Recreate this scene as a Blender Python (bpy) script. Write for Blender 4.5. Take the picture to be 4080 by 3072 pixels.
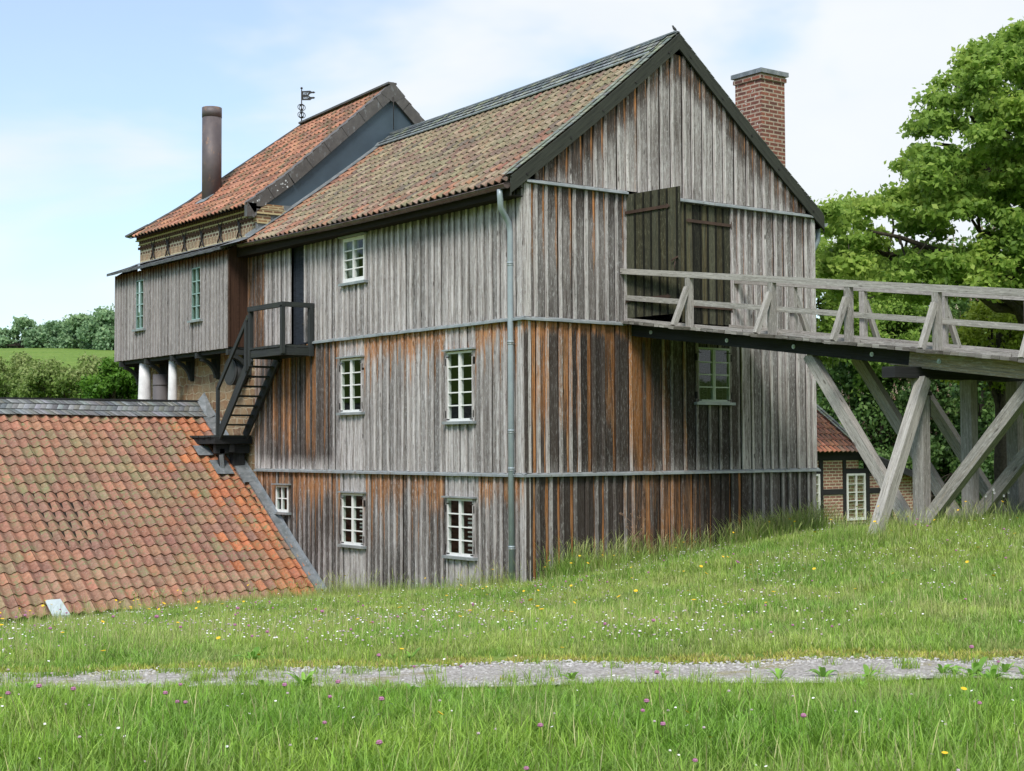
import bpy, bmesh, math, random
import numpy as np
from mathutils import Vector, Matrix, noise
R = math.radians
random.seed(7); np.random.seed(7)
S = bpy.context.scene
C = S.collection
for o in list(bpy.data.objects): bpy.data.objects.remove(o)

# ------------------------------------------------------------------ camera
CAM = Vector((-16.977, -22.3175, 0.5248)); F = 6048.16
fw = Vector((0.59837856, 0.8002111, 0.04006614))
rt = Vector((0.80096262, -0.59869413, -0.00492117))
up = Vector((-0.02004938, -0.0350362, 0.99918491))
cam = bpy.data.cameras.new('camera'); camo = bpy.data.objects.new('camera', cam); C.objects.link(camo)
camo.matrix_world = Matrix(((rt.x, up.x, -fw.x, CAM.x), (rt.y, up.y, -fw.y, CAM.y), (rt.z, up.z, -fw.z, CAM.z), (0, 0, 0, 1)))
cam.sensor_width = 36; cam.lens = 36 * F / 4080; cam.clip_end = 5000; cam.clip_start = 0.1
S.camera = camo
DK = 4080 / 2212
def at(x, y, d):
    """point seen at picture position (2212 px wide) at depth d metres"""
    return CAM + (fw + rt * ((x * DK - 2040) / F) - up * ((y * DK - 1536) / F)) * d

# ------------------------------------------------------------------ world and sun
SUN_EL, SUN_AZ = 48, 232          # azimuth clockwise from +Y
w = bpy.data.worlds.new('World'); S.world = w; w.use_nodes = True
nt = w.node_tree; N = nt.nodes; L = nt.links
for n in list(N): N.remove(n)
out = N.new('ShaderNodeOutputWorld'); bg = N.new('ShaderNodeBackground'); L.new(bg.outputs[0], out.inputs[0])
sky = N.new('ShaderNodeTexSky'); sky.sky_type = 'NISHITA'; sky.sun_disc = False
sky.sun_elevation = R(SUN_EL); sky.sun_rotation = R(SUN_AZ); sky.ozone_density = 1.5; sky.dust_density = 0.6
sk = N.new('ShaderNodeMix'); sk.data_type = 'RGBA'; sk.blend_type = 'MULTIPLY'; sk.inputs[0].default_value = 1
L.new(sky.outputs[0], sk.inputs[6]); sk.inputs[7].default_value = (1.06, 1.16, 1.20, 1)
tc = N.new('ShaderNodeTexCoord')
def wnoise(scale, detail, rough, loc, zs=2.2):
    mp = N.new('ShaderNodeMapping'); mp.inputs['Scale'].default_value = (1, 1, zs); mp.inputs['Location'].default_value = loc
    L.new(tc.outputs['Generated'], mp.inputs[0])
    n = N.new('ShaderNodeTexNoise'); n.inputs['Scale'].default_value = scale; n.inputs['Detail'].default_value = detail
    n.inputs['Roughness'].default_value = rough; n.inputs['Distortion'].default_value = 0.3
    L.new(mp.outputs[0], n.inputs['Vector']); return n
n1 = wnoise(3.4, 5, 0.5, (1.3, 0.2, 0.6)); 
# thicker cloud towards the right of the view and overhead
vd = N.new('ShaderNodeVectorMath'); vd.operation = 'DOT_PRODUCT'; L.new(tc.outputs['Generated'], vd.inputs[0]); vd.inputs[1].default_value = (0.95, -0.25, 0.75)
ma = N.new('ShaderNodeMath'); ma.operation = 'MULTIPLY_ADD'; L.new(vd.outputs['Value'], ma.inputs[0]); ma.inputs[1].default_value = 0.34; L.new(n1.outputs[0], ma.inputs[2])
cr = N.new('ShaderNodeMapRange'); cr.interpolation_type = 'SMOOTHSTEP'; cr.inputs[1].default_value = 0.50; cr.inputs[2].default_value = 0.68
cr.inputs[3].default_value = 0.30; cr.inputs[4].default_value = 0.97
L.new(ma.outputs[0], cr.inputs[0])
n2 = wnoise(9, 4, 0.5, (0, 3, 0))
cc = N.new('ShaderNodeMix'); cc.data_type = 'RGBA'; L.new(n2.outputs[0], cc.inputs[0])
SKYK = 0.10
cc.inputs[6].default_value = (4.9, 5.25, 5.6, 1); cc.inputs[7].default_value = (5.65, 5.8, 5.9, 1)
mx = N.new('ShaderNodeMix'); mx.data_type = 'RGBA'; L.new(cr.outputs[0], mx.inputs[0]); L.new(sk.outputs[2], mx.inputs[6]); L.new(cc.outputs[2], mx.inputs[7])
L.new(mx.outputs[2], bg.inputs[0]); bg.inputs[1].default_value = SKYK
sl = bpy.data.lights.new('sun', 'SUN'); sl.energy = 2.0; sl.angle = R(17); sl.color = (1, 0.95, 0.87)
slo = bpy.data.objects.new('sun', sl); C.objects.link(slo)
sd = Vector((math.sin(R(SUN_AZ)) * math.cos(R(SUN_EL)), math.cos(R(SUN_AZ)) * math.cos(R(SUN_EL)), math.sin(R(SUN_EL))))
slo.rotation_euler = sd.to_track_quat('Z', 'Y').to_euler(); slo.location = (-20, -30, 40)
S.view_settings.view_transform = 'Standard'; S.view_settings.look = 'None'; S.view_settings.gamma = 1; S.view_settings.exposure = 0.80
S.render.engine = 'CYCLES'
S.cycles.max_bounces = 6; S.cycles.transparent_max_bounces = 12

# ------------------------------------------------------------------ materials
def mat(name):
    m = bpy.data.materials.new(name); m.use_nodes = True
    return m, m.node_tree.nodes, m.node_tree.links, m.node_tree.nodes['Principled BSDF']
class NT:
    def __init__(s, name):
        s.m, s.N, s.L, s.b = mat(name)
    def uv(s, sc=(1, 1, 1), src='UV', loc=(0, 0, 0)):
        t = s.N.new('ShaderNodeTexCoord'); mp = s.N.new('ShaderNodeMapping')
        mp.inputs['Scale'].default_value = sc; mp.inputs['Location'].default_value = loc
        s.L.new(t.outputs[src], mp.inputs[0]); return mp.outputs[0]
    def noise(s, vec, scale=5, detail=4, rough=0.55, dist=0):
        n = s.N.new('ShaderNodeTexNoise'); n.inputs['Scale'].default_value = scale; n.inputs['Detail'].default_value = detail
        n.inputs['Roughness'].default_value = rough; n.inputs['Distortion'].default_value = dist
        s.L.new(vec, n.inputs['Vector']); return n.outputs[0]
    def rng(s, v, a, b, c=0, d=1, smooth=True):
        n = s.N.new('ShaderNodeMapRange')
        if smooth: n.interpolation_type = 'SMOOTHSTEP'
        for i, x in enumerate((a, b, c, d)): n.inputs[i + 1].default_value = x
        s.L.new(v, n.inputs[0]); return n.outputs[0]
    def mix(s, f, a, b, mode='MIX'):
        n = s.N.new('ShaderNodeMix'); n.data_type = 'RGBA'; n.blend_type = mode; n.clamp_result = False
        for i, x in ((0, f), (6, a), (7, b)):
            if isinstance(x, (int, float)): n.inputs[i].default_value = x
            elif isinstance(x, tuple): n.inputs[i].default_value = (*x, 1)
            else: s.L.new(x, n.inputs[i])
        return n.outputs[2]
    def math(s, op, a, b=0.0, c=0.0):
        n = s.N.new('ShaderNodeMath'); n.operation = op
        for i, x in ((0, a), (1, b), (2, c)):
            if isinstance(x, (int, float)): n.inputs[i].default_value = x
            else: s.L.new(x, n.inputs[i])
        return n.outputs[0]
    def attr(s, name='tint'):
        a = s.N.new('ShaderNodeAttribute'); a.attribute_name = name
        sp = s.N.new('ShaderNodeSeparateColor'); s.L.new(a.outputs['Color'], sp.inputs[0])
        return a.outputs['Color'], sp.outputs
    def bump(s, h, strength=0.3, dist=0.01):
        n = s.N.new('ShaderNodeBump'); n.inputs['Strength'].default_value = strength; n.inputs['Distance'].default_value = dist
        s.L.new(h, n.inputs['Height']); s.L.new(n.outputs[0], s.b.inputs['Normal'])
    def done(s, col, rough=0.8, spec=0.3, metal=0):
        if isinstance(col, tuple): s.b.inputs['Base Color'].default_value = (*col, 1)
        else: s.L.new(col, s.b.inputs['Base Color'])
        if isinstance(rough, (int, float)): s.b.inputs['Roughness'].default_value = rough
        else: s.L.new(rough, s.b.inputs['Roughness'])
        s.b.inputs['Specular IOR Level'].default_value = spec; s.b.inputs['Metallic'].default_value = metal
        return s.m

def wood(name, light, mid, dark, orange=(0.46, 0.15, 0.035), bump=0.5, useattr=True, grain=1.0, spec=0.15, green=None):
    t = NT(name)
    g1 = t.noise(t.uv((0.8, 30 * grain, 1)), 1.6, 6, 0.62, 0.12)
    g2 = t.noise(t.uv((2.2, 110 * grain, 1)), 1.0, 5, 0.7, 0.3)
    g3 = t.noise(t.uv((0.7, 9, 1), loc=(3, 8, 0)), 1.5, 5, 0.65, 0.25)
    c = t.mix(t.rng(g1, 0.32, 0.66), mid, light)
    c = t.mix(t.rng(g3, 0.52, 0.74, 0, 0.55), c, dark)
    if useattr:
        col, sp = t.attr()
        # silvery patches wear through, dark patches and orange streaks come from the board's own history
        dk = t.math('MULTIPLY_ADD', t.math('SUBTRACT', g1, 0.5), 1.0, sp[0]); dk = t.math('MULTIPLY_ADD', t.math('SUBTRACT', g3, 0.5), 0.6, dk)
        c = t.mix(t.rng(dk, 0.10, 0.86, 0, 0.94), c, dark)
        oc = t.mix(t.rng(g1, 0.35, 0.6), tuple(0.4 * x for x in orange), orange); oc = t.mix(t.rng(g3, 0.5, 0.7, 0, .6), oc, tuple(x * y for x, y in zip(orange, (1.15, 1.7, 2.6))))
        og = t.math('MULTIPLY_ADD', t.math('SUBTRACT', g1, 0.5), 1.1, sp[1]); og = t.math('MULTIPLY_ADD', t.math('SUBTRACT', g3, 0.5), 0.8, og)
        c = t.mix(t.rng(og, 0.18, 0.75, 0, 0.92), c, oc)
        br = t.rng(sp[2], 0, 1, 0.42, 1.32, False)
        cb = t.N.new('ShaderNodeCombineColor')
        for i in range(3): t.L.new(br, cb.inputs[i])
        c = t.mix(1.0, c, cb.outputs[0], 'MULTIPLY')
    if useattr:
        g5 = t.noise(t.uv((5.5, 26, 1), loc=(1, 4, 0)), 1.5, 6, 0.75, 0.6); fk = t.math('MULTIPLY', t.rng(g5, 0.53, 0.60), t.rng(sp[0], 0.1, 1.1, 0.66, 0.05))
        c = t.mix(fk, c, tuple(min(.62, x * 1.45) for x in light)); c = t.mix(t.rng(g5, 0.34, 0.42, 0.75, 0), c, tuple(1.3 * x for x in dark))
    c = t.mix(t.rng(g2, 0.33, 0.45, 0.75, 0), c, tuple(0.5 * x for x in dark))
    kv = t.N.new('ShaderNodeTexVoronoi'); kv.inputs['Scale'].default_value = 1; t.L.new(t.uv((1.5, 5.5, 1), loc=(.3, .7, 0)), kv.inputs['Vector'])
    c = t.mix(t.rng(kv.outputs['Distance'], 0.05, 0.11, 0.75, 0), c, tuple(0.8 * x for x in dark))
    if green: c = t.mix(t.rng(t.noise(t.uv((0.8, 3, 1), loc=(5, 1, 0)), 1.2, 3), 0.5, 0.75, 0, 0.5), c, green)
    t.bump(t.math('MULTIPLY_ADD', g1, 0.6, g2), bump, 0.012)
    return t.done(c, 0.85, spec)
M = {}
M['clad'] = wood('weathered boards', (0.60, 0.57, 0.565), (0.215, 0.185, 0.178), (0.034, 0.024, 0.019), orange=(0.46, 0.20, 0.075), bump=.7)
M['annexclad'] = wood('annex boards', (0.40, 0.375, 0.37), (0.25, 0.23, 0.225), (0.05, 0.043, 0.04), orange=(0.20, 0.075, 0.035), bump=0.3)
M['oak'] = wood('grey oak timber', (0.34, 0.325, 0.305), (0.225, 0.21, 0.195), (0.085, 0.072, 0.06), orange=(0.33, 0.25, 0.165), grain=0.8, bump=0.25)
M['tar'] = wood('tarred timber', (0.030, 0.031, 0.033), (0.018, 0.018, 0.02), (0.008, 0.008, 0.008), useattr=False, bump=0.3, spec=0.3)
M['black'] = wood('black painted timber', (0.045, 0.05, 0.052), (0.026, 0.030, 0.031), (0.012, 0.012, 0.012), useattr=False, bump=0.3, spec=0.3, green=(0.05, 0.06, 0.04))
M['door'] = wood('green black door boards', (0.105, 0.105, 0.07), (0.05, 0.052, 0.04), (0.014, 0.014, 0.012), orange=(0.12, 0.10, 0.05), bump=0.4)
M['barge'] = wood('dark barge board', (0.060, 0.064, 0.052), (0.035, 0.038, 0.034), (0.015, 0.016, 0.016), useattr=False, bump=0.3)
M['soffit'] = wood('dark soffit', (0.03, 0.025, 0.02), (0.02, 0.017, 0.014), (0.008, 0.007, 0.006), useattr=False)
M['brownpanel'] = wood('brown stained panel', (0.085, 0.045, 0.03), (0.055, 0.03, 0.022), (0.025, 0.016, 0.013), useattr=False, bump=0.2)
M['entry'] = wood('blue black door', (0.035, 0.042, 0.055), (0.018, 0.022, 0.03), (0.006, 0.007, 0.008), useattr=False, bump=0.3)

def metal(name, a, b, rough=0.5, metallic=0.3, stain=None, sc=2.5):
    t = NT(name); n = t.noise(t.uv((sc, sc, sc), 'Object'), 2, 5, 0.6)
    c = t.mix(t.rng(n, 0.35, 0.65), a, b)
    if stain:
        n2 = t.noise(t.uv((sc * 2, sc * 2, sc), 'Object', (4, 2, 1)), 2.2, 6, 0.7); c = t.mix(t.rng(n2, 0.56, 0.68, 0, 0.8), c, stain)
    t.bump(n, 0.08, 0.02)
    return t.done(c, rough, 0.5, metallic)
M['zinc'] = metal('zinc sheet', (0.27, 0.305, 0.325), (0.37, 0.405, 0.42), 0.45, 0.3, (0.20, 0.16, 0.12))
M['pipe'] = metal('grey downpipe', (0.31, 0.365, 0.41), (0.36, 0.415, 0.455), 0.4, 0.1)
M['lead'] = metal('lead flashing', (0.17, 0.19, 0.20), (0.26, 0.28, 0.30), 0.5, 0.3, (0.45, 0.46, 0.47))
M['gutter'] = metal('dark brown gutter', (0.085, 0.055, 0.05), (0.13, 0.095, 0.088), 0.35, 0.3)
M['blueslate'] = metal('blue grey gable sheet', (0.052, 0.078, 0.105), (0.065, 0.098, 0.13), 0.5, 0.1, None, 0.5)
M['vergemetal'] = metal('brown grey verge sheet', (0.10, 0.092, 0.09), (0.13, 0.12, 0.115), 0.5, 0.3, (0.24, 0.25, 0.26))
M['rust'] = metal('rusty steel pipe', (0.100, 0.083, 0.090), (0.135, 0.112, 0.115), 0.6, 0.2, (0.28, 0.17, 0.11), 1.2)
M['iron'] = metal('dark iron', (0.018, 0.017, 0.018), (0.035, 0.03, 0.028), 0.6, 0.3)
M['rustiron'] = metal('rusty hinge iron', (0.055, 0.032, 0.024), (0.085, 0.05, 0.035), 0.7, 0.2)
M['bolt'] = metal('bolt washer', (0.42, 0.48, 0.48), (0.55, 0.62, 0.62), 0.4, 0.5)
def plain(name, col, rough=0.6, var=0.12, sc=3, spec=0.3):
    t = NT(name); n = t.noise(t.uv((sc,) * 3, 'Object'), 3, 5, 0.6)
    c = t.mix(t.rng(n, 0.3, 0.7), tuple(x * (1 - var) for x in col), col); t.bump(n, 0.1, 0.01); return t.done(c, rough, spec)
M['white'] = plain('white window paint', (0.82, 0.82, 0.81), 0.45, 0.1, 6)
M['greenwhite'] = plain('greenish white window paint', (0.50, 0.58, 0.50), 0.45, 0.12, 6)
M['teal'] = plain('pale teal window paint', (0.32, 0.47, 0.45), 0.5, 0.15, 6)
M['limewash'] = plain('white limewash', (0.84, 0.84, 0.85), 0.85, 0.2, 1.6)
M['greysteel'] = plain('dark grey flue', (0.13, 0.12, 0.125), 0.6, 0.15, 1)
M['disc'] = plain('dark grey iron disc', (0.05, 0.052, 0.055), 0.6, 0.15, 3)
M['curtain'] = plain('pale curtain', (0.42, 0.44, 0.44), 0.9, 0.2, 4)
M['slat'] = plain('white slat', (0.55, 0.56, 0.58), 0.6, 0.1, 4)
M['dark'] = plain('dark interior', (0.02, 0.02, 0.02), 0.9)
# glass
t = NT('window glass'); t.N.remove(t.b); o_ = t.N['Material Output']
tr = t.N.new('ShaderNodeBsdfTransparent'); tr.inputs[0].default_value = (0.72, 0.78, 0.74, 1)
gl = t.N.new('ShaderNodeBsdfGlossy'); gl.inputs['Roughness'].default_value = 0.03; gl.inputs[0].default_value = (0.9, 0.95, 0.95, 1)
ms = t.N.new('ShaderNodeMixShader'); ms.inputs[0].default_value = 0.065
t.L.new(tr.outputs[0], ms.inputs[1]); t.L.new(gl.outputs[0], ms.inputs[2]); t.L.new(ms.outputs[0], o_.inputs[0])
nb = t.noise(t.uv((1.5,) * 3, 'Object'), 2, 2); bp = t.N.new('ShaderNodeBump'); bp.inputs['Strength'].default_value = 0.035; bp.inputs['Distance'].default_value = 0.02
t.L.new(nb, bp.inputs['Height']); t.L.new(bp.outputs[0], gl.inputs['Normal'])
M['glass'] = t.m

def brick(name, c1, c2, mortar, bw=0.25, rh=0.083, ms_=0.018, dark=None, spots=None, dist=0.012):
    t = NT(name)
    v = t.uv((1, 1, 1)); nz = t.N.new('ShaderNodeTexNoise'); nz.inputs['Scale'].default_value = 9; nz.inputs['Detail'].default_value = 3; t.L.new(v, nz.inputs['Vector'])
    ad = t.N.new('ShaderNodeVectorMath'); ad.operation = 'MULTIPLY_ADD'; t.L.new(nz.outputs['Color'], ad.inputs[0]); ad.inputs[1].default_value = (dist * 2, dist, 0); t.L.new(v, ad.inputs[2])
    b = t.N.new('ShaderNodeTexBrick'); t.L.new(ad.outputs[0], b.inputs['Vector'])
    b.inputs['Scale'].default_value = 1; b.inputs['Brick Width'].default_value = bw; b.inputs['Row Height'].default_value = rh
    b.inputs['Mortar Size'].default_value = ms_; b.inputs['Mortar Smooth'].default_value = 0.15; b.inputs['Bias'].default_value = 0
    b.inputs['Color1'].default_value = (*c1, 1); b.inputs['Color2'].default_value = (*c2, 1); b.inputs['Mortar'].default_value = (*mortar, 1)
    n = t.noise(t.uv((6, 14, 6)), 1.5, 5, 0.65)
    c = t.mix(t.rng(n, 0.35, 0.7, 0.0, 0.45), b.outputs['Color'], dark or tuple(0.4 * x for x in c1))
    if spots: c = t.mix(t.rng(t.noise(t.uv((9, 9, 9), loc=(2, 2, 2)), 2, 4, 0.7), 0.66, 0.72, 0, 0.85), c, spots)
    t.bump(t.math('SUBTRACT', 1, b.outputs['Fac']), 0.6, 0.012)
    return t.done(c, 0.88, 0.2)
M['chimbrick'] = brick('chimney brick', (0.33, 0.12, 0.08), (0.13, 0.06, 0.05), (0.46, 0.38, 0.30), 0.27, 0.094, 0.017, dark=(0.07, 0.04, 0.035), spots=None)
M['fbbrick'] = brick('dark furnace brick', (0.26, 0.125, 0.085), (0.13, 0.075, 0.055), (0.68, 0.60, 0.44), 0.17, 0.10, 0.02, dark=(0.05, 0.03, 0.025))
M['soldier'] = brick('soldier brick', (0.34, 0.15, 0.09), (0.16, 0.08, 0.06), (0.62, 0.53, 0.36), 0.085, 0.26, 0.022, dark=(0.05, 0.03, 0.025))
M['yellowbrick'] = brick('cornice brick', (0.34, 0.20, 0.10), (0.16, 0.08, 0.05), (0.48, 0.40, 0.25), 0.27, 0.08, 0.022)
M['cottbrick'] = brick('cottage brick', (0.40, 0.19, 0.135), (0.28, 0.14, 0.11), (0.66, 0.58, 0.44), 0.30, 0.104, 0.018, dark=(0.12, 0.07, 0.05))
M['plaster'] = plain('yellow mortar', (0.58, 0.49, 0.28), 0.9, 0.25, 5)
M['darkbrick'] = plain('dark brick', (0.15, 0.085, 0.06), 0.9, 0.4, 9)
# rubble stone
t = NT('rubble sandstone'); v = t.uv((1.9, 2.9, 1)); 
nz = t.N.new('ShaderNodeTexNoise'); nz.inputs['Scale'].default_value = 1.6; nz.inputs['Detail'].default_value = 4; t.L.new(v, nz.inputs['Vector'])
ad = t.N.new('ShaderNodeVectorMath'); ad.operation = 'MULTIPLY_ADD'; t.L.new(nz.outputs['Color'], ad.inputs[0]); ad.inputs[1].default_value = (0.75, 0.6, 0); t.L.new(v, ad.inputs[2])
b = t.N.new('ShaderNodeTexBrick'); t.L.new(ad.outputs[0], b.inputs['Vector'])
for k_, v_ in (('Scale', 1), ('Brick Width', .85), ('Row Height', .66), ('Mortar Size', .055), ('Mortar Smooth', .4), ('Bias', 0)): b.inputs[k_].default_value = v_
b.offset = .37; b.squash = .7; b.squash_frequency = 3
b.inputs['Color1'].default_value = (0.36, 0.235, 0.13, 1); b.inputs['Color2'].default_value = (0.19, 0.10, 0.065, 1); b.inputs['Mortar'].default_value = (0.44, 0.36, 0.25, 1)
fn = t.noise(t.uv((7, 9, 1)), 2, 6, 0.7); fn2 = t.noise(t.uv((1.2, 1.6, 1)), 2, 4, 0.6)
c = t.mix(t.rng(fn2, 0.4, 0.65), b.outputs['Color'], (0.34, 0.26, 0.165)); c = t.mix(t.rng(fn, 0.45, 0.7, 0, 0.55), c, (0.13, 0.085, 0.055)); c = t.mix(t.math('MULTIPLY', b.outputs['Fac'], .85), c, (0.44, 0.36, 0.25))
t.bump(t.math('MULTIPLY_ADD', t.math('SUBTRACT', 1, b.outputs['Fac']), 0.8, t.math('MULTIPLY', fn, 0.5)), 0.8, 0.04)
M['rubble'] = t.done(c, 0.92, 0.15)

# pantiles: colour of each tile in an attribute, lichen and grime on top
def tilemat(name, moss=0.3, mosscol=(0.20, 0.23, 0.10)):
    t = NT(name); col, sp = t.attr()
    n = t.noise(t.uv((7, 7, 7), 'Object'), 1.6, 6, 0.7); n2 = t.noise(t.uv((22, 22, 22), 'Object'), 1.4, 5, 0.7); n3 = t.noise(t.uv((2.2,) * 3, 'Object', (7, 7, 7)), 1, 4, 0.6)
    c = t.mix(t.rng(n, 0.38, 0.66, 0, 0.6), col, t.mix(1.0, col, (0.42, 0.40, 0.40), 'MULTIPLY'))
    f = t.math('MULTIPLY', t.rng(n, 0.46, 0.62), t.rng(n3, 0.45, 0.6, 0, moss))
    c = t.mix(f, c, mosscol)
    c = t.mix(t.rng(n2, 0.54, 0.68, 0, 0.6), c, (0.36, 0.335, 0.28))
    c = t.mix(t.rng(n2, 0.28, 0.40, 0.5, 0), c, (0.05, 0.035, 0.03))
    t.bump(n2, 0.25, 0.006); return t.done(c, 0.8, 0.25)
M['tile_low'] = tilemat('pantiles low roof', 0.9, (0.21, 0.22, 0.11))
M['tile_main'] = tilemat('mossy pantiles', 0.4, (0.20, 0.21, 0.12))
M['tile_red'] = tilemat('red pantiles', 0.25)
# slates: attribute colour
t = NT('slate'); col, sp = t.attr(); n = t.noise(t.uv((9,) * 3, 'Object'), 2, 6, 0.7); n2 = t.noise(t.uv((25,) * 3, 'Object'), 2, 4, 0.7)
c = t.mix(t.rng(n, 0.4, 0.7, 0, 0.6), col, t.mix(1.0, col, (0.5, 0.5, 0.5), 'MULTIPLY')); c = t.mix(t.rng(n2, 0.62, 0.7, 0, 0.5), c, (0.36, 0.38, 0.34))
t.bump(n2, 0.3, 0.006); M['slate'] = t.done(c, 0.6, 0.4)
t = NT('roofing felt'); n = t.noise(t.uv((5,) * 3, 'Object'), 2, 6, 0.65); c = t.mix(t.rng(n, 0.35, 0.7), (0.065, 0.072, 0.078), (0.12, 0.13, 0.135)); t.bump(n, 0.4, 0.02); M['felt'] = t.done(c, 0.8, 0.3)

# leaves
def leafmat(name, dark, mid, light, transl=0.35):
    t = NT(name); col, sp = t.attr('tint')
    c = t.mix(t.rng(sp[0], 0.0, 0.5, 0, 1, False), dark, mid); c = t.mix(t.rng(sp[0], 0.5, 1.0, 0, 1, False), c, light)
    t.done(c, 0.55, 0.3)
    tl = t.N.new('ShaderNodeBsdfTranslucent'); t.L.new(c, tl.inputs[0]); m = t.N.new('ShaderNodeMixShader'); m.inputs[0].default_value = transl
    o = t.N['Material Output']; t.L.new(t.b.outputs[0], m.inputs[1]); t.L.new(tl.outputs[0], m.inputs[2]); t.L.new(m.outputs[0], o.inputs[0]); return t.m
M['oakleaf'] = leafmat('oak leaves', (0.13, 0.23, 0.045), (0.27, 0.42, 0.075), (0.44, 0.56, 0.12), 0.52)
M['chestleaf'] = leafmat('chestnut leaves', (0.04, 0.09, 0.028), (0.10, 0.19, 0.05), (0.20, 0.31, 0.08))
M['hazeleaf'] = leafmat('far tree leaves', (0.15, 0.26, 0.15), (0.24, 0.38, 0.20), (0.35, 0.49, 0.25))  # distance haze put into the leaf colour, pale and bluish
M['midleaf'] = leafmat('hedge leaves', (0.07, 0.13, 0.035), (0.17, 0.26, 0.055), (0.33, 0.38, 0.15))
M['mapleleaf'] = leafmat('maple leaves', (0.04, 0.11, 0.012), (0.09, 0.21, 0.022), (0.17, 0.33, 0.04), 0.4)
M['limeleaf'] = leafmat('lime green leaves', (0.12, 0.18, 0.015), (0.24, 0.33, 0.03), (0.36, 0.44, 0.06), 0.4)
M['blossom'] = leafmat('chestnut blossom', (0.35, 0.20, 0.16), (0.48, 0.36, 0.28), (0.62, 0.52, 0.42), 0.3)
M['bark'] = plain('bark', (0.075, 0.062, 0.05), 0.95, 0.5, 4)
# grass
def grassmat(name, a, b, dry, transl=0.35, dryf=0.15):
    t = NT(name); oi = t.N.new('ShaderNodeObjectInfo'); col, sp = t.attr('tint')
    nn = t.noise(oi.outputs['Location'], 0.55, 3, 0.6); n3 = t.noise(oi.outputs['Location'], 2.2, 2, 0.5)
    c = t.mix(t.rng(nn, 0.40, 0.60), a, b)
    c = t.mix(t.rng(n3, 0.5, 0.72, 0, 0.6), c, tuple(x * y for x, y in zip(a, (.75, .95, 0.9))))
    n9 = t.noise(oi.outputs['Location'], 0.9, 3, 0.6); c = t.mix(t.rng(n9, 0.52, 0.70, 0, 0.45), c, tuple(x * .85 for x in dry))
    c = t.mix(t.math('MULTIPLY', sp[1], 1.0), c, dry)
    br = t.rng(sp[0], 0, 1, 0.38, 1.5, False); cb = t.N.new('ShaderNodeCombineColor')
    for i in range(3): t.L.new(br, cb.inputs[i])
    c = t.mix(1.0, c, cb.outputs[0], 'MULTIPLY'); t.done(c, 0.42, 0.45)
    tl = t.N.new('ShaderNodeBsdfTranslucent'); t.L.new(c, tl.inputs[0]); m = t.N.new('ShaderNodeMixShader'); m.inputs[0].default_value = transl
    o = t.N['Material Output']; t.L.new(t.b.outputs[0], m.inputs[1]); t.L.new(tl.outputs[0], m.inputs[2]); t.L.new(m.outputs[0], o.inputs[0]); return t.m
M['grass'] = grassmat('grass blades', (0.20, 0.41, 0.04), (0.33, 0.52, 0.065), (0.50, 0.50, 0.22))
M['meadow'] = grassmat('meadow blades', (0.26, 0.47, 0.065), (0.44, 0.58, 0.12), (0.52, 0.50, 0.24))
M['verge'] = grassmat('path edge moss', (0.38, 0.46, 0.07), (0.54, 0.52, 0.11), (0.52, 0.42, 0.2))
M['broad'] = grassmat('broad leaves', (0.15, 0.33, 0.04), (0.22, 0.42, 0.06), (0.25, 0.3, 0.1))
M['daisy'] = plain('daisy petals', (0.80, 0.78, 0.80), 0.6, 0.05); M['butter'] = plain('buttercup petals', (0.78, 0.50, 0.02), 0.5, 0.1); M['clover'] = plain('clover heads', (0.46, 0.20, 0.34), 0.7, 0.2)
M['pinkw'] = plain('pink white petals', (0.62, 0.50, 0.55), 0.7, 0.2)
M['drystem'] = plain('dry stems', (0.34, 0.22, 0.15), 0.9, 0.3)
t = NT('soil under grass'); n = t.noise(t.uv((1,) * 3, 'Object'), 3, 6, 0.7); nb = t.noise(t.uv((1,) * 3, 'Object'), 0.25, 4, 0.6)
c = t.mix(t.rng(n, 0.35, 0.65), (0.085, 0.15, 0.03), (0.17, 0.27, 0.055)); c = t.mix(t.rng(nb, 0.4, 0.6, 0, 0.4), c, (0.18, 0.25, 0.06)); t.bump(n, 0.5, 0.05); M['ground'] = t.done(c, 0.95, 0.1)
t = NT('gravel'); v = t.N.new('ShaderNodeTexVoronoi'); v.inputs['Scale'].default_value = 42; t.L.new(t.uv((1,) * 3, 'Object'), v.inputs['Vector'])
sp = t.N.new('ShaderNodeSeparateColor'); t.L.new(v.outputs['Color'], sp.inputs[0]); c = t.mix(sp.outputs[0], (0.24, 0.225, 0.21), (0.46, 0.44, 0.43))
nb = t.noise(t.uv((1,) * 3, 'Object'), 1.8, 4, 0.6); c = t.mix(t.rng(nb, 0.52, 0.68, 0, 0.75), c, (0.27, 0.24, 0.12)); t.bump(v.outputs['Distance'], 0.9, 0.02); M['gravel'] = t.done(c, 0.9, 0.2)
t = NT('gravel stones'); oi = t.N.new('ShaderNodeObjectInfo'); c = t.mix(oi.outputs['Random'], (0.25, 0.24, 0.23), (0.55, 0.54, 0.54)); M['stones'] = t.done(c, 0.85, 0.2)

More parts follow.
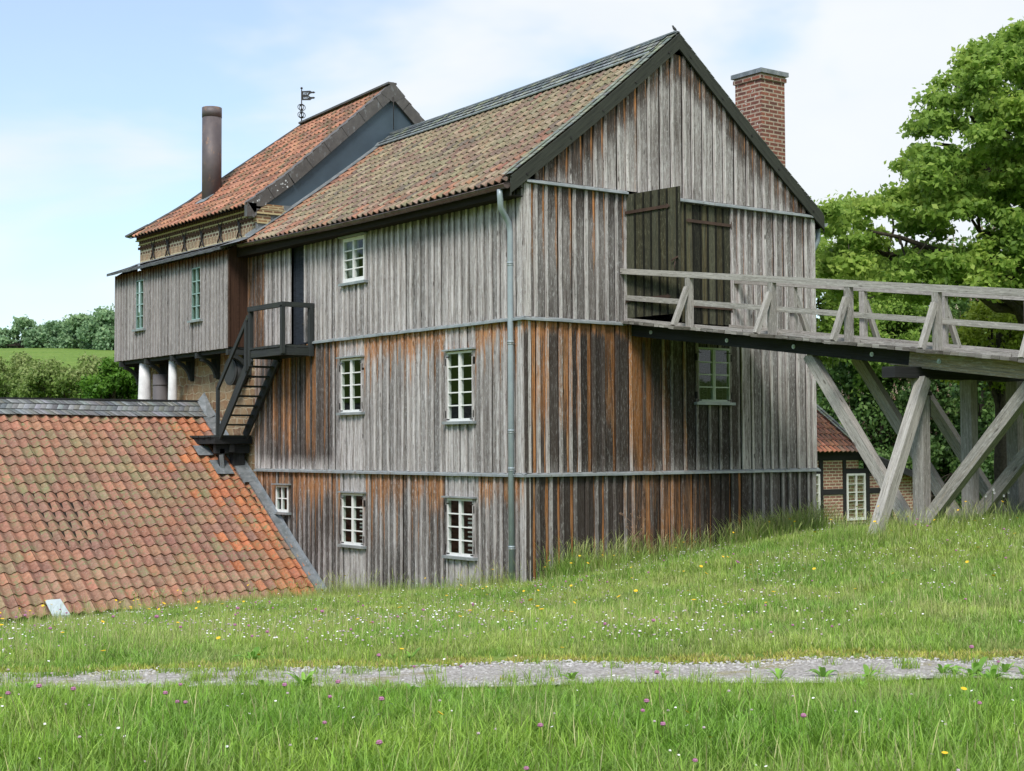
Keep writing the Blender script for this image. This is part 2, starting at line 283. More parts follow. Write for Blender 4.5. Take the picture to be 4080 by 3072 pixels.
# ------------------------------------------------------------------ mesh tools
class MB:
    def __init__(s): s.v = []; s.f = []; s.uv = []; s.c = []; s.sm = []; s.marks = []
    def mark(s): s.marks.append((len(s.v), len(s.f)))
    def vert(s, p, c=(0.2, 0, 0.5)): s.v.append(tuple(p)); s.c.append(c); return len(s.v) - 1
    def face(s, idx, uv=None, smooth=False):
        s.f.append(tuple(idx)); s.uv.append(uv or [(0, 0)] * len(idx)); s.sm.append(smooth)
    def quad(s, pts, uv=None, c=(0.2, 0, 0.5), smooth=False):
        i = [s.vert(p, c) for p in pts]
        if uv is None:
            a, b, d = Vector(pts[0]), Vector(pts[1]), Vector(pts[-1]); l1 = (b - a).length; l2 = (d - a).length
            uv = [(0, 0), (l1, 0), (l1, l2), (0, l2)] if len(pts) == 4 else [(Vector(p).x, Vector(p).z) for p in pts]
        s.face(i, uv, smooth)
    def beam(s, a, b, w, h, upv=(0, 0, 1), c=None, ta=1.0, tb=1.0, jit=0):
        """box from a to b, width w across, height h along upv"""
        s.mark()
        a = Vector(a); b = Vector(b); d = (b - a); ln = d.length; d.normalize(); upv = Vector(upv)
        sx = d.cross(upv)
        if sx.length < 1e-4: sx = d.cross(Vector((1, 0, 0)))
        sx.normalize(); uz = sx.cross(d).normalized()
        c = c or (0.2, 0, random.random()); off = random.random() * 30
        P = []
        for p, tt in ((a, ta), (b, tb)):
            for q, r in ((-1, -1), (1, -1), (1, 1), (-1, 1)):
                j = Vector((random.uniform(-jit, jit), random.uniform(-jit, jit), random.uniform(-jit, jit))) if jit else Vector()
                P.append(p + sx * (q * w / 2 * tt) + uz * (r * h / 2 * tt) + j)
        o = [0, 0]
        for k in range(4):
            k2 = (k + 1) % 4; wd = w if k % 2 == 0 else h
            s.quad([P[k], P[k + 4], P[k2 + 4], P[k2]], [(off, off + k), (off + ln, off + k), (off + ln, off + k + wd), (off, off + k + wd)], c)
        s.quad([P[0], P[1], P[2], P[3]], [(off, off), (off + w * .1, off), (off + w * .1, off + h), (off, off + h)], c)
        s.quad([P[7], P[6], P[5], P[4]], [(off, off), (off + w * .1, off), (off + w * .1, off + h), (off, off + h)], c)
    def box(s, x0, x1, y0, y1, z0, z1, c=(0.2, 0, 0.5), uvo=(0, 0)):
        s.mark(); P = [Vector((x, y, z)) for z in (z0, z1) for x, y in ((x0, y0), (x1, y0), (x1, y1), (x0, y1))]
        u, v = uvo
        def q(i, uv): s.quad([P[k] for k in i], [(a + u, b + v) for a, b in uv], c)
        q((0, 1, 5, 4), [(x0, z0), (x1, z0), (x1, z1), (x0, z1)]); q((2, 3, 7, 6), [(x1, z0), (x0, z0), (x0, z1), (x1, z1)])
        q((3, 0, 4, 7), [(-y1, z0), (-y0, z0), (-y0, z1), (-y1, z1)]); q((1, 2, 6, 5), [(y0, z0), (y1, z0), (y1, z1), (y0, z1)])
        q((4, 5, 6, 7), [(x0, y0), (x1, y0), (x1, y1), (x0, y1)]); q((3, 2, 1, 0), [(x0, y1), (x1, y1), (x1, y0), (x0, y0)])
    def tube(s, pts, r, n=10, cap=True, c=(0.2, 0, 0.5)):
        s.mark(); pts = [Vector(p) for p in pts]; rs = r if isinstance(r, (list, tuple)) else [r] * len(pts)
        prev = None; rings = []
        for i, p in enumerate(pts):
            d = (pts[min(i + 1, len(pts) - 1)] - pts[max(i - 1, 0)]).normalized()
            if prev is None:
                ax = d.cross(Vector((0, 0, 1)));
                if ax.length < 1e-3: ax = Vector((1, 0, 0))
                ax.normalize()
            else: ax = (prev - d * prev.dot(d)).normalized()
            prev = ax; bx = d.cross(ax)
            rings.append([s.vert(p + (ax * math.cos(2 * math.pi * k / n) + bx * math.sin(2 * math.pi * k / n)) * rs[i], c) for k in range(n)])
        l = 0
        for i in range(len(pts) - 1):
            dl = (pts[i + 1] - pts[i]).length
            for k in range(n):
                k2 = (k + 1) % n
                s.face([rings[i][k], rings[i][k2], rings[i + 1][k2], rings[i + 1][k]], [(l, k / n), (l, (k + 1) / n), (l + dl, (k + 1) / n), (l + dl, k / n)], True)
            l += dl
        if cap:
            s.face(list(reversed(rings[0]))); s.face(rings[-1])
    def build(s, name, m, parent=None, **kw):
        return mk(name, s.v, s.f, m, parent, s.uv, s.c, s.sm, **kw)
def build_split(mb, name, m, parent=None, group=1):
    ms = mb.marks[::group] + [(len(mb.v), len(mb.f))]; r = []
    for (a, fa), (b, fb_) in zip(ms, ms[1:]):
        r.append(mk(name, mb.v[a:b], [tuple(i - a for i in q) for q in mb.f[fa:fb_]], m, parent, mb.uv[fa:fb_], mb.c[a:b], mb.sm[fa:fb_]))
    return r
MB.split = build_split
def mk(name, v, f, m, parent=None, uv=None, c=None, sm=None, cname='tint'):
    me = bpy.data.meshes.new(name)
    v = np.array(v, dtype=np.float32).reshape(-1, 3)
    org = Vector(parent['org']) if parent is not None and 'org' in parent.keys() else Vector((0, 0, 0))
    v = v - np.array(org, dtype=np.float32)
    me.from_pydata(v.tolist(), [], f)
    if uv:
        ul = me.uv_layers.new(name='UVMap'); flat = [x for q in uv for p in q for x in p]; ul.data.foreach_set('uv', flat)
    if c is not None and len(c):
        a = me.attributes.new(cname, 'FLOAT_COLOR', 'POINT'); ca = np.ones((len(v), 4), dtype=np.float32); ca[:, :3] = np.array(c, dtype=np.float32)[:, :3]; a.data.foreach_set('color', ca.ravel())
    if sm is not None: me.polygons.foreach_set('use_smooth', sm)
    me.materials.append(m if not isinstance(m, str) else M[m]); me.update()
    o = bpy.data.objects.new(name, me); C.objects.link(o)
    if parent is not None: o.parent = parent
    return o
def thing(name, label, cat, loc=(0, 0, 0), group=None):
    o = bpy.data.objects.new(name, None); C.objects.link(o); o.location = loc; o.empty_display_size = 0.2
    o['org'] = list(loc); o['label'] = label; o['category'] = cat
    if group: o['group'] = group
    return o
def sub(o, parent):
    """make parts of parts share the thing's own origin"""
    o['org'] = parent['org']; return o
def tag(o, label, cat, group=None, kind=None):
    if label: o['label'] = label
    if cat: o['category'] = cat
    if group: o['group'] = group
    if kind: o['kind'] = kind
    return o
def struct(o): o['kind'] = 'structure'; return o
def sstep(a, b, x): t_ = min(1, max(0, (x - a) / (b - a))); return t_ * t_ * (3 - 2 * t_)
def nz(*a): return noise.noise(Vector((*a, 0, 0)[:3]))

# wall frames: P(u, z, w) with w outward
PL = lambda u, z, w: Vector((-w, u, z))
PG = lambda u, z, w: Vector((u, -w, z))
def wbox(mb, P, u0, u1, z0, z1, w0, w1, c=(0.2, 0, 0.5)):
    A = P(u0, z0, w0); B = P(u1, z1, w1)
    mb.box(min(A.x, B.x), max(A.x, B.x), min(A.y, B.y), max(A.y, B.y), z0, z1, c, (random.random() * 9, random.random() * 9))

def clad(name, P, u0, u1, zb, zt, off, openings, tint, parent, m='clad', pitch=0.19, bot=0.03, batw=(0.05, 0.075), seg=0.33):
    mb = MB(); br = sorted(set([u0, u1] + [x for o in openings for x in (o[0], o[1])])); edges = []
    for a, b in zip(br, br[1:]):
        n = max(1, round((b - a) / pitch)); ws = [random.uniform(0.72, 1.28) for _ in range(n)]; tot = sum(ws); x = a
        for q in ws: edges.append(x); x += q / tot * (b - a)
    edges.append(u1)
    top = zt if callable(zt) else (lambda u: zt)
    def ivals(um, lo, hi, pad=0.0):
        iv = [(lo, hi)]
        for (a, b, c, d) in openings:
            if a + 0.005 - pad < um < b - 0.005 + pad:
                nv = []
                for p, q in iv:
                    if d <= p or c >= q: nv.append((p, q)); continue
                    if c > p: nv.append((p, c))
                    if d < q: nv.append((d, q))
                iv = nv
        return iv
    for a, b in zip(edges, edges[1:]):
        um = (a + b) / 2; rnd = random.random(); w = off + random.random() * 0.014; tilt = random.uniform(-0.006, 0.006); s1 = random.uniform(0.60, 0.73); ou = random.random() * 40
        for lo, hi in ivals(um, zb, min(top(a), top(b)) if top(um) < max(top(a), top(b)) else top(um)):
            if hi - lo < 0.03: continue
            hiA, hiB = (top(a), top(b)) if abs(hi - min(top(a), top(b))) < 1e-6 or callable(zt) and hi > min(top(a), top(b)) - 0.01 else (hi, hi)
            n = max(2, int((hi - lo) / seg)); rows = []
            for i in range(n + 1):
                fz = i / n; row = []
                for q, edge in ((0, -1), (.165, -1), (.19, 0), (s1 - 0.02, 0), (s1 + 0.02, 1), (.80, 1), (.825, 2), (1, 2)):
                    u = a + (b - a) * min(1, max(0, q + (0.10 * nz(um * 9, fz * 4 * (hi - lo), rnd * 50) if .2 < q < .76 else .018 * nz(um * 17, zb + fz * 6 * (hi - lo), q * 9) if .1 < q < .9 else 0)))
                    zz = lo + (hiA + (hiB - hiA) * q - lo) * fz
                    row.append((mb.vert(P(u, zz, w + tilt * (q - 0.5) * 2 - (.022 if edge in (-1, 2) else 0)), (lambda c3_: (max(c3_[0], .75) + .6, c3_[1] * .45, .1) if edge in (-1, 2) else c3_)(tint(u, zz, rnd, 1 if edge > 0 else 0, False))), (zz + ou, u + ou)))
                rows.append(row)
            for i in range(n):
                for k in range(7):
                    q4 = [rows[i][k], rows[i][k + 1], rows[i + 1][k + 1], rows[i + 1][k]]
                    mb.face([x[0] for x in q4], [x[1] for x in q4])
            c = tint(um, lo, rnd, 0, False)
            mb.quad([P(a, lo, w), P(b, lo, w), P(b, lo, w - bot), P(a, lo, w - bot)], None, c)
    for j, u in enumerate(edges):
        bw = random.uniform(*batw) / 2; rnd = random.random(); th = random.uniform(0.028, 0.042); ou = random.random() * 40
        u_ = min(max(u, u0 + bw), u1 - bw)
        for lo, hi in ivals(u_, zb, top(u_)):
            lo -= random.uniform(0, 0.012) if lo == zb else 0
            if hi - lo < 0.04: continue
            n = max(2, int((hi - lo) / seg)); rows = []
            for i in range(n + 1):
                zz = lo + (hi - lo) * i / n; d = 0.008 * nz(u * 13, zz * 2.1, 5); bb = bw + 0.004 * nz(u * 7, zz * 3, 9)
                cc = tint(u, zz, rnd, 0, True)
                rows.append([mb.vert(P(u_ + d + q * bb, zz, off + ww), cc) for q, ww in ((-1, 0), (-1, th), (1, th), (1, 0))])
            for i in range(n):
                z0_ = lo + (hi - lo) * i / n + ou; z1_ = lo + (hi - lo) * (i + 1) / n + ou
                for k in range(3):
                    v0 = ou + k * 0.04
                    mb.face([rows[i][k], rows[i][k + 1], rows[i + 1][k + 1], rows[i + 1][k]], [(z0_, v0), (z0_, v0 + .04), (z1_, v0 + .04), (z1_, v0)])
            mb.face(rows[0])
    return mb.build(name, m, parent)

def window(P, u0, u1, z0, z1, off, nc, nr, parent, fm='white', sill=True, hood=True, hinges=True, fw_=0.042, name='window', slats=False, curtain=False, d=0.032, cwid=None):
    mb = MB()
    wbox(mb, P, u0, u0 + fw_, z0, z1, off - 0.05, off + d); wbox(mb, P, u1 - fw_, u1, z0, z1, off - 0.05, off + d)
    wbox(mb, P, u0 + fw_, u1 - fw_, z1 - fw_, z1, off - 0.05, off + d - .001); wbox(mb, P, u0 + fw_, u1 - fw_, z0, z0 + fw_ * 1.3, off - 0.05, off + d - .001)
    iu0, iu1, iz0, iz1 = u0 + fw_, u1 - fw_, z0 + fw_ * 1.3, z1 - fw_
    um = (u0 + u1) / 2; cw = cwid or 0.033
    wbox(mb, P, um - cw, um - 0.003, iz0, iz1, off - 0.04, off + d + 0.004); wbox(mb, P, um + 0.003, um + cw, iz0, iz1, off - 0.04, off + d + 0.006)
    for k in range(1, nr):
        z = iz0 + (iz1 - iz0) * k / nr
        for a, b in ((iu0, um - cw), (um + cw, iu1)): wbox(mb, P, a, b, z - 0.012, z + 0.012, off - 0.02, off + d - 0.008)
    win = sub(mb.build(name, fm, parent), parent)
    g = MB(); w_ = off - 0.0
    for a, b in ((iu0, um - cw), (um + cw, iu1)):
        tl_ = random.uniform(-0.006, 0.006); g.quad([P(a, iz0, w_ + tl_), P(b, iz0, w_ - tl_), P(b, iz1, w_ - tl_), P(a, iz1, w_ + tl_)])
    g.build('pane', 'glass', win)
    if sill:
        s_ = MB(); s_.beam(P(u0 - 0.09, z0 - 0.028, off + 0.03), P(u1 + 0.06, z0 - 0.028, off + 0.03), 0.16, 0.055, P(0, 1, 0) - P(0, 0, 0)); s_.build('sill', 'zinc', win)
    if hood:
        s_ = MB(); a = P(u0 - 0.08, z1 + 0.03, off + 0.04); b = P(u1 + 0.06, z1 + 0.03, off + 0.04); s_.beam(a, b, 0.15, 0.03); s_.build('hood', 'zinc', win)
    if hinges:
        s_ = MB()
        for u, sg in ((u0, -1), (u1, 1)):
            for z in (z0 + 0.14, z1 - 0.2):
                wbox(s_, P, u - 0.014 + sg * 0.02, u + 0.014 + sg * 0.02, z - 0.07, z + 0.07, off, off + d + 0.012)
                wbox(s_, P, min(u, u - sg * 0.1), max(u, u - sg * 0.1), z - 0.11 if z < (z0 + z1) / 2 else z + 0.09, (z - 0.11 if z < (z0 + z1) / 2 else z + 0.09) + 0.02, off + d, off + d + 0.01)
        s_.split('hinge', 'iron', win, 2)
    if slats:
        s_ = MB()
        for k in range(9):
            z = iz0 + 0.05 + k * (iz1 - iz0) * 0.085
            a, b = (iu0, um - cw) if P is PL else (um + cw, iu1)
            wbox(s_, P, a - 0.06, b - 0.02, z, z + random.choice((0.02, 0.03, 0.045)), off - 0.14, off - 0.12)
        s_.split('blind_slat', 'slat', win)
    if curtain:
        s_ = MB(); a, b = um, iu1 + 0.05
        n = 12
        for k in range(n):
            x0, x1 = a + (b - a) * k / n, a + (b - a) * (k + 1) / n
            s_.quad([P(x0, iz0 - .05, off - .1 - .03 * (k % 2)), P(x1, iz0 - .05, off - .1 - .03 * ((k + 1) % 2)), P(x1, iz1 + .05, off - .1 - .03 * ((k + 1) % 2)), P(x0, iz1 + .05, off - .1 - .03 * (k % 2))])
        s_.build('curtain', 'curtain', win)
    return win

def pantiles(name, base, U, V, pw, ph, colf, parent, m, keep=None, amp=0.026, jit=0.004, trough=None):
    """base(u, v) -> point on the roof plane (u along the eave, v up the slope), real pantile relief"""
    K = 8; v = []; f = []; c = []; sm = []
    nu = int(round(U / pw)); nv = int(math.ceil(V / ph))
    e = 1e-3
    for r in range(nv):
        for q in range(nu):
            um = (q + .5) * pw; vm = (r + .5) * ph
            if keep and not keep(um, vm): continue
            o = base(um, vm); nn = (base(um + e, vm) - o).cross(base(um, vm + e) - o).normalized()
            if nn.z < 0: nn = -nn
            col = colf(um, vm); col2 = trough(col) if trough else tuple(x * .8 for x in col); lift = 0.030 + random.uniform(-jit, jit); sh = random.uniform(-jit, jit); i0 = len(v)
            v0, v1 = r * ph - 0.02 + random.uniform(-jit, jit) * 1.5, min(V, (r + 1) * ph)
            for rr, (vv, lf) in enumerate(((v0, lift), ((v0 + v1) / 2, lift * 0.55), (v1, 0.004))):
                for k in range(K + 1):
                    p = base(q * pw + pw * k / K + sh, vv); h = amp * math.cos(2 * math.pi * (k / K)) * (1 if rr < 2 else 0.85)
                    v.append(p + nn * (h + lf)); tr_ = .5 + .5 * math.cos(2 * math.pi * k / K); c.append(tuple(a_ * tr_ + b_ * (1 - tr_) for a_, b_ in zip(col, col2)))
            for rr in range(2):
                for k in range(K):
                    a = i0 + rr * (K + 1) + k; f.append((a, a + 1, a + K + 2, a + K + 1)); sm.append(True)
            i1 = len(v)
            for k in range(K + 1):
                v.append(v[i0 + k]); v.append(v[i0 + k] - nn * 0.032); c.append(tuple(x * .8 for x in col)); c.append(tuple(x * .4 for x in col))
            for k in range(K):
                a = i1 + 2 * k; f.append((a + 1, a + 3, a + 2, a)); sm.append(False)
    return mk(name, v, f, m, parent, None, c, sm)

def slates(name, base, U, V, pw, ph, colf, parent, slant=0.0, th=0.012, alt=False):
    v = []; f = []; c = []; e = 1e-3
    nu = int(math.ceil(U / pw)); nv = int(round(V / ph))
    for r in range(nv):
        for q in range(-1, nu + 1):
            u0 = q * pw + (0 if r % 2 else pw / 2) ; u1 = u0 + pw * 0.985
            v0, v1 = r * ph, (r + 1) * ph + 0.01; s = slant * (1 if not alt or r % 2 else -1) * ph
            o = base(u0, v0); nn = (base(u0 + e, v0) - o).cross(base(u0, v0 + e) - o).normalized()
            if nn.z < 0: nn = -nn
            cl = lambda x: min(U, max(0, x))
            if cl(u1) - cl(u0) < 0.005: continue
            l = random.uniform(0.014, 0.026); col = colf(); i = len(v)
            P_ = [base(cl(u0), v0) + nn * (l + .006), base(cl(u1), v0) + nn * l, base(cl(u1 + s), v1) + nn * .003, base(cl(u0 + s), v1) + nn * .003]
            col_shade = tuple(x * .6 for x in col); P_ += [P_[0] - nn * th, P_[1] - nn * th, base(cl(u1 + s), v1) - nn * .01]  # shade between slates put into the colour of their right edges
            v += P_; c += [col, col_shade, col_shade, col] + [tuple(x * .3 for x in col)] * 3
            f.append((i, i + 1, i + 2, i + 3)); f.append((i + 4, i + 5, i + 1, i)); f.append((i + 5, i + 6, i + 2, i + 1))
    return mk(name, v, f, 'slate', parent, None, c, [False] * len(f))

# ------------------------------------------------------------------ terrain
CP = np.array([(-17, -22.3, -1.08), (-25, -15, -1.1), (-5, -25, -1.05), (-12.5, -17, -1.1), (-30, -30, -1), (0, -35, -1), (-22, -5.5, -1.2),
 (-13.34, -11.28, -1.15), (-10.14, -13.15, -1.15), (-6.97, -15.38, -1.15), (-1, -19, -1.1),
 (0, 0, -2.08), (1.8, -.1, -2.02), (4.3, -.1, -1.98), (6.2, -.1, -1.8), (7.8, -.1, -1.55), (0, 3.65, -2.48), (0, 7.3, -2.8), (-3.9, 7.2, -2.9), (-7.3, 7.1, -3.0), (-12, 7, -3.15), (-20, 7, -3.0),
 (1.4, -7, -.90), (2.6, -6.9, -0.86), (5.2, -6.9, -.82), (2.6, -4.2, -1.12), (3, -9, -.78), (7, -6.4, -.92), (10, -5, -1.1), (6, -12, -.9), (-3, -4, -1.85), (-5, 0, -2.1), (-4, -8.5, -1.45),
 (11, 4, -1.9), (16, 8, -2.4), (23, 11, -2.75), (30, 5, -2.4), (20, -8, -1.2), (30, -20, -1), (0, 12, -3.3), (-10, 15, -3.5), (0, 25, -3.8), (12, 20, -3.3), (-20, 20, -3.5), (30, 25, -3), (8, 9, -2.8)], float)
def _tps(r): return np.where(r > 0, r * r * np.log(r + 1e-9), 0)
_n = len(CP); _K = _tps(np.linalg.norm(CP[:, None, :2] - CP[None, :, :2], axis=2)) + np.eye(_n) * 0.4
_Pm = np.hstack([np.ones((_n, 1)), CP[:, :2]]); _A = np.block([[_K, _Pm], [_Pm.T, np.zeros((3, 3))]])
_W = np.linalg.solve(_A, np.concatenate([CP[:, 2], [0, 0, 0]]))
def gz_arr(x, y):
    x = np.asarray(x, float); y = np.asarray(y, float); cx_ = np.clip(x, -28, 32); cy_ = np.clip(y, -34, 25)
    z = _W[_n] + _W[_n + 1] * cx_ + _W[_n + 2] * cy_
    for i in range(_n): z = z + _W[i] * _tps(np.hypot(cx_ - CP[i, 0], cy_ - CP[i, 1]))
    d = (x + 17) * 0.45 + (y + 22) * 0.89           # distance away from the camera towards the valley side
    s = lambda a, b, t_: (lambda q: q * q * (3 - 2 * q))(np.clip((t_ - a) / (b - a), 0, 1))
    side = s(-60, 10, -x + y * 0.42)
    z = z + 34 * s(70, 190, -d) + 30 * s(62, 170, -x * .85 + y * .15) * (1 + .15 * np.sin(x * .03) * np.cos(y * .04))  # unseen hills behind the camera and left, added to darken window reflections
    z = z + (9.4 * s(58, 108, d) + 4.0 * s(100, 160, d) + 7 * s(150, 260, d) + 6 * s(250, 600, d)) 
    return z
def gz(x, y): return float(gz_arr(x, y))
gx = np.concatenate([np.linspace(-600, -40, 22)[:-1], np.linspace(-40, -20, 12)[:-1], np.linspace(-20, 14, 86)[:-1], np.linspace(14, 45, 20)[:-1], np.linspace(45, 900, 30)])
gy = np.concatenate([np.linspace(-500, -40, 14)[:-1], np.linspace(-40, -23, 10)[:-1], np.linspace(-23, 10, 84)[:-1], np.linspace(10, 50, 22)[:-1], np.linspace(50, 1400, 40)])
XX, YY = np.meshgrid(gx, gy); ZZ = gz_arr(XX, YY)
near = (XX > -22) & (XX < 16) & (YY > -24) & (YY < 12)
ZZ = ZZ + np.where(near, 0.02 * np.sin(XX * 2.1 + YY) * np.cos(YY * 1.7 - XX * .6), 0)
nx_, ny_ = len(gx), len(gy)
gf = [(j * nx_ + i, j * nx_ + i + 1, (j + 1) * nx_ + i + 1, (j + 1) * nx_ + i) for j in range(ny_ - 1) for i in range(nx_ - 1)]
g_o = struct(mk('ground', np.stack([XX.ravel(), YY.ravel(), ZZ.ravel()], 1), gf, 'ground', None, None, None, [True] * len(gf)))
def gzn(x, y):
    n_ = 0.02 * math.sin(x * 2.1 + y) * math.cos(y * 1.7 - x * .6) if -22 < x < 16 and -24 < y < 12 else 0
    return gz(x, y) + n_
# gravel path
PA = Vector((-13.34, -11.28)); PB = Vector((-6.97, -15.38)); pd = (PB - PA).normalized(); pn = Vector((-pd.y, pd.x))
if pn.dot(Vector((1, 1))) < 0: pn = -pn
def path_uv(x, y): q = Vector((x, y)) - PA; return q.dot(pd), q.dot(pn)
PC0, PC1 = -0.50, 0.42
def pedge(u, s): return (PC1 - .10 * sstep(3, 0, u) if s > 0 else PC0 + .16 * sstep(3, -1, u)) + 0.10 * nz(u * 0.9, s * 7, 1) + 0.05 * nz(u * 3.1, s * 3, 2) + (0.0 if s > 0 else -0.30 * sstep(-1, 4, u))
pv = []; pf = []; us = np.arange(-9, 22, 0.12)
for u in us:
    for k in range(9):
        a, b = pedge(u, -1), pedge(u, 1); v_ = a + (b - a) * k / 8; p = PA + pd * float(u) + pn * v_
        pv.append((p.x, p.y, gzn(p.x, p.y) + 0.012 + 0.012 * math.sin(math.pi * k / 8)))
for i in range(len(us) - 1):
    for k in range(8): a = i * 9 + k; pf.append((a, a + 1, a + 10, a + 9))
struct(mk('path', pv, pf, 'gravel', None, None, None, [True] * len(pf)))

# ------------------------------------------------------------------ timber mill building
W_, YL = 7.82, 10.63
ZG = -3.2
RX, RZ0, RZ1 = 3.84, 8.73, 8.48        # ridge height near, far
EX, EZ = -0.38, 5.43
mill = thing('timber_building', 'tall grey board clad timber building with mossy tiled gable roof and orange stained boards', 'building', (0, 0, -2.1))
winsL = dict(ML=(5.682, 6.591, 1.28, 2.45), MR=(1.56, 2.46, 1.02, 2.39), LL=(5.667, 6.594, -1.59, -0.48), LR=(1.598, 2.52, -1.61, -0.49), Sm=(9.0, 9.595, -.975, -0.36), U=(5.52, 6.47, 4.10, 5.08))
winG = (4.342, 5.276, 1.40, 2.51)
hsh = lambda a, b=0: (math.sin(a * 127.1 + b * 311.7) * 43758.5) % 1
def near_win(u, wins, pad=0.06): return any(a - pad < u < b + pad for a, b, _, _ in wins)
def tL(st):
    zb, zt = [(-3, 0), (0.05, 2.85), (2.95, 5.45)][st]
    def fn(u, z, rnd, edge, bat):
        d = zt - z; n = nz(u * 1.3, z * .5, st * 9); k = hsh(round(rnd * 1e4)); b = 0.20 + 0.72 * rnd + .35 * bat
        if st == 2:
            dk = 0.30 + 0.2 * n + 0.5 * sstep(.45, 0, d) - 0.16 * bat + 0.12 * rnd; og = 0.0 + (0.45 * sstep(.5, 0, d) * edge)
            if u > 10.15: dk = 0.75; og = 0.35 * k + .2
            if edge and not bat: dk += 0.12
            b += 0.18
        elif st == 1:
            fl = 0.35 + 0.55 * k
            fl *= 1 + .8 * edge; og = 0.86 * sstep(fl, fl * .1, d) + .3 * edge * sstep(2.0, .3, d); dk = 0.34 + 0.22 * n + 0.12 * rnd - 0.2 * bat; b += 0.08
            if u > 6.7:
                w8 = sstep(6.7, 7.3, u) * (1 - .35 * sstep(9.6, 10.3, u)); dk = dk * (1 - w8) + w8 * (0.82 - 0.3 * bat * k)
                og = max(og * (1 - w8), w8 * ((0.70 if (edge and k > .35) or (bat and k > .6) else 0.12 + .42 * (k > .55)) * sstep(0.5, 1.6, z + k * .8) - .12 * (u > 9.0)) )
                dk -= 0.55 * sstep(.35, 0.0, z - .02)
            if 5.6 < u < 6.65 and z < 1.3: dk = 0.02; og = 0; b = .8
            if 1.5 < u < 2.5 and z < 1.0: dk = 0.18; og = 0
            if (5.6 < u < 6.65 or 1.5 < u < 2.5) and z > 2.4: dk = .15; og = 0.5 * sstep(.3, .1, d)
        else:
            fl = 0.5 + 0.9 * k; og = (0.85 if k > .3 else .6) * sstep(fl, fl * .3, d) * (1 - .3 * (not edge)); dk = 0.56 + 0.22 * n + .15 * rnd - .28 * bat
            if u > 7: dk += 0.22 * sstep(7, 8.5, u); og *= 1.05
            if edge and 2.5 < u < 9 and k > .4: og = max(og, 0.62 * sstep(-2.3, -.8, z))
            if (5.6 < u < 6.65 and (z < -1.5 or d < .5)) or (1.5 < u < 2.55 and (z < -1.5 or z > -.5)): dk = .12; og = 0.2 * (u > 5) * sstep(.3, .1, d); b = .7
            if 8.9 < u < 9.7: og *= .7
        return (dk, og, b)
    return fn
def tG(st):
    zb, zt = [(-3, 0), (0.05, 2.85), (2.95, 5.4), (5.5, 8.9)][st]
    def fn(u, z, rnd, edge, bat):
        d = zt - z; n = nz(u * 1.1 + 30, z * .5, st * 9); k = hsh(round(rnd * 1e4)); b = 0.22 + 0.7 * rnd + .35 * bat
        if st == 3:
            zr = 8.2 - abs(u - RX) * .78; dr = zr - z
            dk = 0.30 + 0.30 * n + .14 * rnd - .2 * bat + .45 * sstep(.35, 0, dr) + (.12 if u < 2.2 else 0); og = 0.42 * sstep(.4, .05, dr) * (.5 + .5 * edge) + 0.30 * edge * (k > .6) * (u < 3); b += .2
        elif st == 2:
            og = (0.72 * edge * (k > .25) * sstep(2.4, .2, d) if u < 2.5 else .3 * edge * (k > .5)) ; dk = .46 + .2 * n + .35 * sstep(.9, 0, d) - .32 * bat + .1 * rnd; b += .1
            if u > 5.3: dk -= .12; b += .08
        elif st == 1:
            w1 = 1 - sstep(2.9, 3.5, u)
            og = w1 * (max(0.85 * sstep(.15 + .8 * k * k, .0, d), 0.85 * edge * (k > .3), .46 * (k > .5) * sstep(.2, 1.4, z))) + .5 * (2.4 < u < 3.5) * (.3 + .7 * k); dk = .86 + .15 * n - .5 * bat * (k > .4)
            if u > 3.5: dk = .74 + .18 * n - .2 * bat; og = .35 * (k > .75) * (u < 4.5); b -= .02
            if u > 5.5: dk = .42 + .25 * n - .2 * bat; b += .08
            dk -= .25 * sstep(.3, .05, z)
        else:
            og = 0.85 * edge * (k > .25) * (u < 5.8); og = max(og, .48 * sstep(2.0, 2.8, u) * sstep(5.4, 3.6, u) * (.5 + k * .6))
            dk = .96 + .12 * n - .5 * bat * k; 
            if u > 5.8: dk = .7 - .25 * bat
        return (dk, og, b)
    return fn
doorL = (8.16, 8.88, 2.9, 5.28)
OFF = [0.0, 0.03, 0.05, 0.06]
clad('board_cladding', PL, -0.0, YL, ZG, 0.0, OFF[0], [winsL['LL'], winsL['LR'], winsL['Sm']], tL(0), mill, pitch=.245)
clad('board_cladding', PL, -OFF[1], YL + .0, 0.03, 2.88, OFF[1], [winsL['ML'], winsL['MR']], tL(1), mill, pitch=.25)
clad('board_cladding', PL, -OFF[2], 10.98, 2.93, 5.62, OFF[2], [winsL['U'], doorL], tL(2), mill, pitch=.245)
DO = (2.44, 5.34, 2.93, 5.40)
clad('board_cladding', PG, 0.0, W_, ZG, 0.0, OFF[0], [], tG(0), mill, pitch=.27)
clad('board_cladding', PG, -OFF[1] + .002, W_ + .02, 0.03, 2.88, OFF[1], [winG], tG(1), mill, pitch=.29)
clad('board_cladding', PG, -OFF[2] + .002, W_ + .02, 2.93, 5.44, OFF[2], [DO], tG(2), mill, pitch=.27)
clad('board_cladding', PG, 0.0, W_, 5.50, lambda u: max(5.52, 8.52 - abs(u - RX) * 0.785), OFF[3], [], tG(3), mill, pitch=.28)
